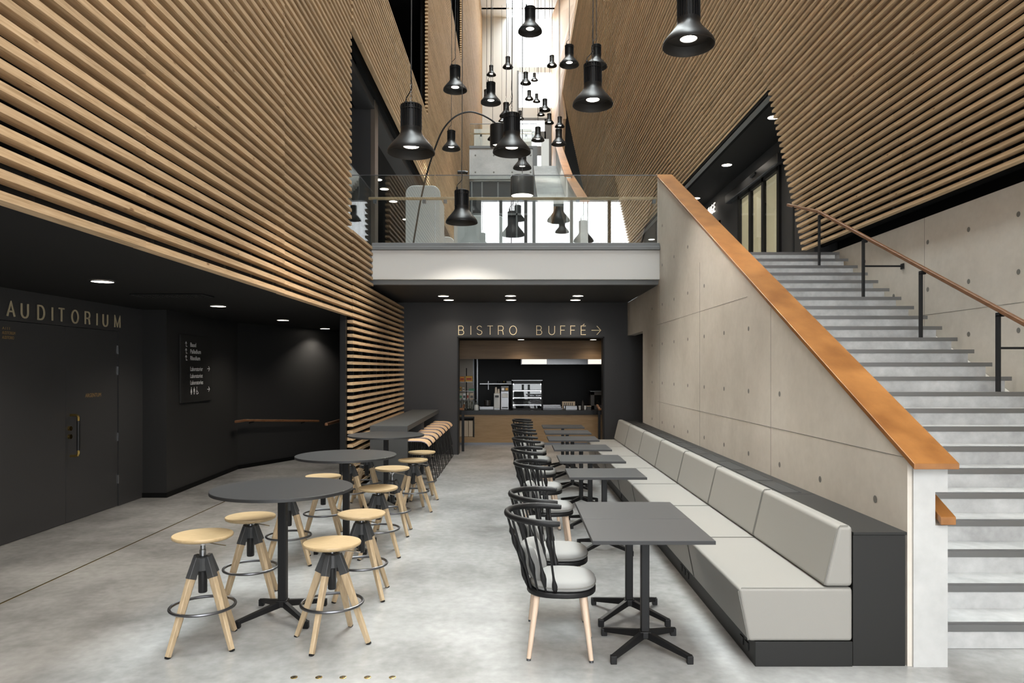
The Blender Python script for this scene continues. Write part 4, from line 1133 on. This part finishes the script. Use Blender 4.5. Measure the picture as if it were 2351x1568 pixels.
link('shade', MB().lathe([(.255, .0), (.27, .03), (.27, .42), (.25, .45), (0, .455)], 32, cap=False), 'black_gloss', t)
link('diffuser', MB().lathe([(0, .01), (.25, .01)], 28, cap=False), 'glow_soft', t)
link('cord', MB().tube([(0, 0, .45), (0, 0, 28.05-t.location.z)], .008, 5), 'cord', t)
def pod(name, label, cx, cy, w_, h_, d_, rz, m='fabric2'):
    t = thing(name, label, 'armchair', (cx, cy, 3.9), rz)
    prof = rr(-w_/2, w_/2, .12, h_, .16)
    link('backrest', MB().prism(prof, 1, d_/2-.08, d_/2), m, t, bevel=.02)
    link('side_wing', MB().box(-w_/2, -w_/2+.07, -d_/2, d_/2-.08, .12, h_-.2), m, t, bevel=.02)
    link('side_wing', MB().box(w_/2-.07, w_/2, -d_/2, d_/2-.08, .12, h_-.2), m, t, bevel=.02)
    link('seat', MB().box(-w_/2+.07, w_/2-.07, -d_/2+.05, d_/2-.08, .25, .45), m, t, bevel=.04)
    for sx in (-1, 1):
        for sy in (-1, 1): link('leg', MB().box(sx*(w_/2-.08)-.015, sx*(w_/2-.08)+.015, sy*(d_/2-.08)-.015, sy*(d_/2-.08)+.015, 0, .26), 'black_metal', t)
    return t
pod('high_back_armchair', 'tall grey high-back armchair on the upper floor behind the glass', -1.74, 13.9, .66, 1.45, .8, PI)
pod('armchair', 'lower grey armchair behind the tall one on the upper floor', -1.62, 16.6, .5, 1.0, .6, PI)
pod('sofa', 'wide grey felt sofa back on the upper floor behind the lowest lamp', -.75, 15.6, 1.1, 1.25, .8, PI)

# far flight of stairs with timber capped cheeks
t = thing('far_staircase', 'white upper flight of stairs far behind the bridge glass', 'staircase', (1.3, 24.8, 7.8))
for i in range(18):
    y = 24.8+i*.33; link('step', MB().box(.8, 1.78, y, y+.4, 7.62+i*.162, 7.78+i*.162), 'conc_white', t, True, smooth=False)
mb = MB().prism([(24.8, 6.6), (31.2, 9.7), (31.2, 11.7), (24.8, 8.55)], 0, 1.79, 1.95)
link('cheek_wall', mb, 'conc_white', t, True, smooth=False)
mb = MB().prism([(24.8, 8.56), (31.2, 11.72), (31.2, 11.80), (24.8, 8.64)], 0, 1.72, 2.0)
link('timber_cap', mb, 'wood_cap', t, True, smooth=False)
mb = MB().prism([(20.0, 3.9), (25.5, 3.9), (25.5, 8.7), (20.0, 6.5)], 0, 1.84, 2.05)
link('cheek_wall', mb, 'conc_white', t, True, smooth=False)
mb = MB().prism([(20.0, 6.51), (25.5, 8.71), (25.5, 8.79), (20.0, 6.59)], 0, 1.80, 2.10)
link('timber_cap', mb, 'wood_cap', t, True, smooth=False)
struct('wall_far_stair', MB().box(1.16, 1.5, 31.4, 31.6, 7.7, 12.0).box(-2.4, 1.0, YP+4, YP+4.2, 12, 16), 'white_wall', smooth=False)
# balustrade of the far bridge
t = thing('far_balustrade', 'glass balustrade with thin rail on top of the far white bridge', 'balustrade', (-.6, YP, 13.75))
link('glass_panel', MB().box(-2.4, 1.18, YP+.08, YP+.1, 13.76, 14.95), 'glass', t, True, smooth=False)
link('handrail', MB().box(-2.4, 1.18, YP+.12, YP+.18, 14.42, 14.48), 'wood_rail_light', t, True, smooth=False)
link('edge_strip', MB().box(-2.4, 1.18, YP+.075, YP+.105, 14.94, 14.97), 'steel_dark', t, True, smooth=False)
for x in (-1.8, -.6, .6): link('bracket', MB().box(x-.05, x+.05, YP+.1, YP+.16, 14.3, 14.42), 'steel_dark', t, True, smooth=False)
t = thing('camera_dome', 'small black security camera on the far slatted wall end', 'camera', (-2.3, 30, 10.2))
link('body', MB().tube([(-2.40, 30, 10.15), (-2.1, 30, 10.15)], .08, 12), 'black_gloss', t, True)
link('lens', MB().tube([(-2.1, 30, 10.15), (-1.98, 30, 10.12)], .07, 12), 'black_gloss', t, True)

# ================================================================ SERVERY BEHIND THE OPENING
YC = 17.67
def q(px, py, Y=18.0):
    return (px-CX)*Y/F, H-(py-CY)*Y/F
t = thing('servery_counter', 'oak fronted servery counter with black worktop behind the opening', 'counter', (.4, YC, 0))
mb = MB().box(-1.0, 2.98, YC, YC+.65, .06, .745).box(-2.0, -1.39, YC, YC+.65, .06, .745).box(-1.39, -1.0, YC, YC+.65, .695, .745).box(-1.39, -1.0, YC, YC+.65, .06, .20)
link('front', mb, 'oak', t, True, smooth=False)
link('plinth', MB().box(-2.0, 2.98, YC+.03, YC+.6, 0, .06), 'steel_dark', t, True, smooth=False)
link('niche_lining', MB().box(-1.39, -1.0, YC+.5, YC+.52, .2, .695).box(-1.02, -1.0, YC-.012, YC+.5, .19, .70).box(-1.39, -1.0, YC-.012, YC+.01, .66, .70), 'vent', t, True, smooth=False)
WT = .855
tag(link('worktop', MB().box(-2.05, 2.99, YC-.05, YC+.95, .75, WT), 'black_gloss', None, bevel=.004), 'long black worktop on top of the oak servery counter', 'worktop')
n0 = None
for i, l in enumerate(('left', 'middle', 'right')):
    o = tag(link('tray', MB().box(-1.37+i*.113, -1.37+i*.113+.105, YC+.02, YC+.3, .203, .60), 'beige_wood', None, bevel=.008), f'upright pale tray in the counter niche, {l} of three', 'tray', 'pale trays in the niche')
tag(link('fascia_panel', MB().box(-2.05, 2.95, 17.9, 17.96, 2.13, 2.595), 'oak_shaded', None, smooth=False), 'wide timber fascia panel across the top of the servery opening', 'panel')
# back wall shelf, hood
t = thing('extractor_hood', 'stainless extractor hood with added glow on its white ends at the top of the servery', 'hood', (1.2, 19.2, 2.0))
x0 = (1196-CX)*19.2/F; x1 = (1385-CX)*19.2/F
link('body', MB().box(x0, x1, 19.2, 20.4, 2.0, 2.15), 'steel', t, True, bevel=.004)
link('glow_plate', MB().box(x0+.03, (1255-CX)*19.2/F, 19.185, 19.199, 2.012, 2.14), 'white_glow', t, True, smooth=False)  # glowing plates imitate the white reflections at the hood ends
link('glow_plate', MB().box((1350-CX)*19.2/F, x1-.03, 19.185, 19.199, 2.012, 2.14), 'white_glow', t, True, smooth=False)
Ys = 20.45
a, z = q(1102, 881.5, Ys); b, _ = q(1176, 881, Ys)
t = thing('wall_shelf', 'steel wall shelf on the black servery wall', 'shelf', (a, Ys, z))
link('board', MB().box(a, b, Ys-.1, Ys+.245, z-.012, z+.02), 'steel', t, True, smooth=False)
bx, _ = q(1120.5, 881, Ys); link('bracket', MB().box(bx-.012, bx+.012, Ys+.2, Ys+.245, z-.17, z+.08), 'steel', t, True, smooth=False)
def jar(name, px, top, bot, wpx, m, label, Y, cat='jar', group=None, lid=None, seat=None):
    x, z1_ = q(px, top, Y); _, z0_ = q(px, bot, Y); r = wpx*Y/F/2
    if seat is not None: z1_ += seat-z0_; z0_ = seat
    t = thing(name, label, cat, (x, Y, z0_), 0, group); h = z1_-z0_
    link('body', MB().lathe([(r*.9, 0), (r, h*.08), (r, h*.72), (r*.6, h*.86), (r*.5, h*.95)], 14), m, t)
    link('lid' if lid != 'neck' else 'neck', MB().lathe([(r*.55, h*.93), (r*.55, h), (0, h)], 12), 'steel' if lid is None else 'black_gloss', t)
    return t
zs = q(1102, 881.5, Ys)[1]+.021
jar('jar', 1145, 873, 880, 5, 'ceramic', 'small dark jar on the left of the steel wall shelf', Ys, 'jar', seat=zs)
jar('jar', 1157, 874, 880, 6, 'brass', 'greenish gold jar in the middle of the steel wall shelf', Ys, 'jar', seat=zs)
x0, _ = q(1163, 880, Ys); x1, _ = q(1174, 880, Ys)
o = tag(link('storage_box', MB().box(x0, x1, Ys-.02, Ys+.1, zs, zs+.06), 'white_plastic', None, bevel=.004), 'small white box at the right end of the steel wall shelf', 'box')
# cream panel and steel posts at the left rear
t = thing('cream_cabinet', 'tall cream cabinet panel with steel edge at the left rear of the servery', 'cabinet', (-1.5, 20.0, 0))
x1, _ = q(1086, 850, 20); link('door', MB().box(-2.0, x1, 20.0, 20.05, .1, 2.55), 'cream', t, True, smooth=False)
link('body', MB().box(-2.0, x1+.03, 20.05, 20.68, 0, 2.56), 'steel_dark', t, True, smooth=False)
x, _ = q(1096, 850, 19.6)
o = tag(link('steel_post', MB().box(x-.015, x+.015, 19.6, 19.63, 0, 2.595), 'steel', None, smooth=False), 'slim upright steel post left of the wall shelf', 'post')
# display case
Yd = 17.95
x0, zt = q(1175, 873, Yd); x1, _ = q(1245.5, 873, Yd)
t = thing('display_case', 'black framed pastry display case with chrome shelves on the servery worktop', 'display case', ((x0+x1)/2, Yd, WT))
D2 = Yd+.42
mb = MB().box(x0, x1, Yd, D2, zt-.09, zt).box(x0, x0+.028, Yd, D2, WT+.001, zt).box(x1-.028, x1, Yd, D2, WT+.001, zt).box(x0, x1, Yd, D2, WT+.001, WT+.035)
link('frame', mb, 'black_metal', t, True, smooth=False)
link('top_edge', MB().box(x0, x1, Yd-.005, Yd, zt-.01, zt+.004), 'steel', t, True, smooth=False)
for k in range(4):
    z = q(0, 881+k*16.2-0, Yd)[1]
    if k: link('shelf', MB().box(x0+.03, x1-.03, Yd+.02, D2-.02, z-.006, z+.012), 'chrome', t, True, smooth=False)
    link('flap', MB().box(x0+.03, x1-.03, Yd+.004, Yd+.009, max(WT+.04, z-.15), z-.004), 'case_glass', t, True, smooth=False)
    link('flap_rail', MB().box(x0+.03, x1-.03, Yd-.002, Yd+.006, z-.02, z-.002), 'steel', t, True, smooth=False)
    link('hinge', MB().box(x0+.03, x0+.055, Yd-.01, Yd, z-.03, z).box(x1-.055, x1-.03, Yd-.01, Yd, z-.03, z), 'chrome', t, True, smooth=False)
link('rear_mirror', MB().box(x0+.03, x1-.03, D2-.012, D2-.002, WT+.04, zt-.09), 'vent', t, True, smooth=False)
# things on the worktop, left to right
def bx3(mb, px0, px1, py0, py1, Y, d):
    x0, z1_ = q(px0, py0, Y); x1, z0_ = q(px1, py1, Y); return mb.box(x0, x1, Y, Y+d, z0_, z1_)
t = thing('coffee_machine', 'narrow silver drinks machine with paper bags on top, on the servery worktop', 'drinks machine', (q(1141, 940)[0], 18.1, WT))
x0, z1_ = q(1134, 903, 18.1); x1, _ = q(1148, 903, 18.1)
link('body', MB().box(x0, x1, 18.1, 18.45, WT, z1_), 'white_plastic', t, True, bevel=.006)
link('spout', MB().box(x0+.03, x1-.03, 18.04, 18.1, z1_-.1, z1_-.05), 'black_gloss', t, True, bevel=.004)
link('drip_tray', MB().box(x0, x1, 18.02, 18.1, WT, WT+.03), 'steel', t, True, bevel=.003)
for i, (a, b) in enumerate(((1136, 889), (1142, 893))):
    x0, zz = q(a, b, 18.15); tag(link('paper_bag', MB().prism([(x0, z1_+.001), (x0+.06, z1_+.001), (x0+.05, zz), (x0+.01, zz)], 1, 18.15, 18.25), 'cream', None, smooth=False), ('taller' if i == 0 else 'shorter')+' cream paper bag standing on the silver drinks machine', 'bag', 'paper bags on the drinks machine')
t = thing('vending_unit', 'drinks dispenser with two coloured labels beside the display case', 'drinks machine', (q(1159, 940)[0], 18.1, WT))
x0, z1_ = q(1150, 887, 18.1); x1, _ = q(1168, 903, 18.1)
link('body', MB().box(x0, x1, 18.12, 18.5, WT, z1_), 'steel', t, True, bevel=.006)
link('dark_panel', MB().box(x0+.005, x1-.005, 18.112, 18.12, z1_-.13, z1_-.01), 'ceramic', t, True, smooth=False)
for xx, m in ((x0+.02, 'white'), (x0+.115, 'orange2')): link('label', MB().box(xx, xx+.065, 18.106, 18.112, z1_-.10, z1_-.04), m, t, True, smooth=False)
link('nozzle_cover', MB().box(x0+.03, x1-.02, 18.04, 18.12, z1_-.28, z1_-.18), 'white_plastic', t, True, bevel=.006)
link('cup_plate', MB().box(x0+.03, x1-.02, 18.03, 18.12, WT+.04, WT+.06), 'black_gloss', t, True, bevel=.003)
t = thing('steel_tray', 'shallow steel tray under the dark bowl on the worktop', 'tray', (q(1117, 940)[0], 18.05, WT))
x0, z1_ = q(1101, 933.5, 18.05); x1, _ = q(1133, 903, 18.05)
link('basin', MB().box(x0, x1, 18.05, 18.4, WT, z1_), 'steel', t, True, bevel=.006)
link('rim', MB().box(x0-.01, x1+.01, 18.04, 18.41, z1_-.008, z1_), 'steel', t, True, smooth=False)
x, _ = q(1119, 925, 18.2); zb = z1_
tag(link('bowl', MB().lathe([(.04, 0), (.085, .02), (.09, .10), (.087, .15), (.08, .15), (.078, .03), (0, .02)], 24, c=(x, 18.22, zb+.001), cap=False), 'ceramic', None, angle=50), 'dark brown bowl stack on the shallow steel tray', 'bowl')
for i in range(9):
    px = 1057+(i % 5)*9+(4 if i > 4 else 0)
    jar('glass_bottle', px, 919-(i % 3)*2, 941, 6.5, 'bottle', f'clear glass bottle at the left end of the worktop, {["first","second","third","fourth","fifth"][i%5]} of the {"front" if i<5 else "rear"} row', 17.85 if i < 5 else 18.05, 'bottle', 'glass bottles at the left end of the worktop', seat=WT)
t = thing('white_canister', 'squat white canister right of the glass bottles', 'canister', (q(1093.5, 930, 17.75)[0], 17.75, WT))
link('body', MB().lathe([(.055, 0), (.06, .02), (.06, .11), (.05, .125)], 18), 'white_plastic', t); link('lid', MB().lathe([(.045, .125), (.04, .14), (0, .142)], 16), 'white_plastic', t)
# snack rack
Yr = 18.25
t = thing('snack_rack', 'black wire snack rack at the left end of the servery counter', 'rack', (q(1071, 900, Yr)[0], Yr, WT))
xr0, zr1 = q(1071, 845, Yr)
link('pole', MB().tube([(xr0, Yr, WT), (xr0, Yr, zr1)], .012, 8), 'black_metal', t, True)
link('foot', MB().box(xr0-.15, xr0+.15, Yr-.1, Yr+.1, WT, WT+.01), 'black_metal', t, True)
for py in (877, 898, 919):
    z = q(0, py, Yr)[1]; link('wire_shelf', MB().box(xr0-.2, xr0+.17, Yr-.11, Yr+.06, z, z+.008), 'steel', t, True, smooth=False)
def rack_item(px0, px1, py, hpx, m, label, band=None, cat='packet'):
    x0, z0_ = q(px0, py, Yr); x1, _ = q(px1, py, Yr); h = hpx*Yr/F
    t = thing('snack_packet' if cat == 'packet' else 'snack_box', label, cat, ((x0+x1)/2, Yr-.05, z0_+.009), 0, 'packets on the snack rack')
    w2 = (x1-x0)/2
    link('wrapper', MB().box(-w2, w2, -.03, .03, 0, h), m, t, bevel=.006)
    if band: link('print', MB().box(-w2*.7, w2*.7, -.032, -.0301, h*.3, h*.65), band, t, smooth=False)
rack_item(1056, 1067, 877, 12, 'orange', 'orange snack box on the top shelf of the rack, left one', 'red', 'box')
rack_item(1069, 1085, 877, 13, 'orange2', 'wider yellow-orange snack box on the top shelf of the rack', 'red', 'box')
for i, (a, b, py, h, m, bd, l) in enumerate(((1054, 1060, 898, 9, 'orange2', 'ceramic', 'small yellow packet on the middle rack shelf'), (1062, 1068, 898, 8, 'cream', 'ceramic', 'small cream packet on the middle rack shelf'),
        (1077, 1090, 898, 5, 'green', None, 'green wrapper lying on the middle rack shelf'), (1055, 1062, 919, 16, 'cream', 'green', 'cream packet with green print on the bottom rack shelf'),
        (1063, 1070, 919, 16, 'white_plastic', 'ceramic', 'white packet on the bottom rack shelf'), (1072, 1077, 919, 17, 'cream', 'red', 'narrow cream packet with red print on the bottom rack shelf'), (1079, 1088, 919, 16, 'beige_wood', 'ceramic', 'wide beige packet at the right of the bottom rack shelf'))):
    rack_item(a, b, py, h, m, l, bd)
# right side things
for k in range(3):
    x0, _ = q(1246.5-k*.0, 940, 18.05); x1, _ = q(1291-k*2, 940, 18.05)
    tag(link('steel_pan', MB().box(x0, x1, 18.02+.01*k, 18.45, WT+.001+k*.042, WT+.038+k*.042), 'steel' if k else 'steel_dark', None, bevel=.005), ['lowest', 'middle', 'topmost'][k]+' of the stacked flat steel pans right of the display case', 'pan', 'stacked steel pans')
t = thing('cutlery_holder', 'beige box holder with cutlery and napkins on the worktop', 'holder', (q(1308, 940)[0], 17.95, WT))
x0, z1_ = q(1299, 932, 17.95); x1, _ = q(1325, 932, 17.95)
link('box', MB().box(x0, x1, 17.95, 18.15, WT, z1_), 'steel', t, True, bevel=.004)
x0, z2 = q(1291, 922, 18.1); x1, _ = q(1321, 922, 18.1)
link('back_panel', MB().box(x0, x1, 18.16, 18.19, WT, z2), 'beige_wood', t, True, bevel=.003)
for k in range(5): link('divider', MB().box(x0+.05+k*.05, x0+.065+k*.05, 18.13, 18.16, WT, z2-.03), 'ceramic', t, True, smooth=False)
jar('sugar_shaker', 1296, 929, 943, 4.5, 'chrome', 'small chrome shaker left of the cutlery holder', 17.8, 'shaker', seat=WT)
jar('sauce_bottle', 1338, 920, 942, 6, 'ceramic', 'dark sauce bottle with red cap on the worktop', 17.9, 'bottle', lid='neck', seat=WT)
for k, (a, b) in enumerate(((1328, 1334), (1341.5, 1345))):
    x0, _ = q(a, 940, 18.0); x1, _ = q(b, 940, 18.0)
    tag(link('cup_stack', MB().lathe([(.028, 0), (.034, .10), (.03, .1), (.026, .0)], 16, c=((x0+x1)/2, 18.0, WT)), 'white_plastic', None), 'stack of white cups '+('left' if k == 0 else 'right')+' of the dark sauce bottle', 'cups', 'cup stacks')
t = thing('card_terminal', 'low dark till box in front of the dark machine at the right', 'till', (q(1350, 940, 17.85)[0], 17.85, WT))
x0, z1_ = q(1347.5, 933, 17.9); x1, _ = q(1357, 932, 17.9)
link('body', MB().box(x0, x1, 17.85, 18.05, WT, z1_), 'ceramic', t, True, bevel=.006); link('top_plate', MB().box(x0-.005, x1+.005, 17.84, 18.06, z1_, z1_+.01), 'beige_wood', t, True, smooth=False)
t = thing('coffee_brewer', 'dark coffee brewer with glass pot at the right end of the worktop', 'coffee brewer', (q(1369, 940)[0], 18.1, WT))
x0, z1_ = q(1356, 899, 18.1); x1, _ = q(1383, 899, 18.1)
link('body', MB().box(x0, x0+.10, 18.1, 18.45, WT, z1_), 'ceramic', t, True, bevel=.006)
link('head', MB().box(x0, x1, 18.1, 18.45, z1_-.09, z1_), 'ceramic', t, True, bevel=.006)
link('top_plate', MB().box(x0-.005, x1+.005, 18.09, 18.46, z1_, z1_+.012), 'steel', t, True, smooth=False)
link('hot_plate', MB().box(x0, x1, 18.1, 18.45, WT, WT+.10), 'ceramic', t, True, bevel=.006)
link('glass_pot', MB().lathe([(.06, 0), (.085, .04), (.085, .1), (.05, .17), (.055, .18)], 20, c=(x0+.2, 18.22, WT+.10)), 'bottle', t, True)
# two rail posts in the opening
for px, l in ((1063, 'black post with wooden rail end at the left side of the servery opening'), (1376, 'black post with wooden rail end at the right side of the servery opening')):
    x = (px-CX)*16.3/F; sg = -1 if px < 1200 else 1
    t = thing('queue_rail', l, 'rail', (x, 16.3, 0))
    link('post', MB().box(x-.03, x+.03, 16.27, 16.31, 0, .93), 'black_metal', t, True, bevel=.004)
    link('rail', MB().bar((x, 16.25, .96), (x+sg*.02, 16.9, 1.02), .05, .05).bar((x, 16.26, .96), (x-sg*.0+sg*.10, 16.2, .98), .05, .05), 'wood_rail', t, True, bevel=.01)
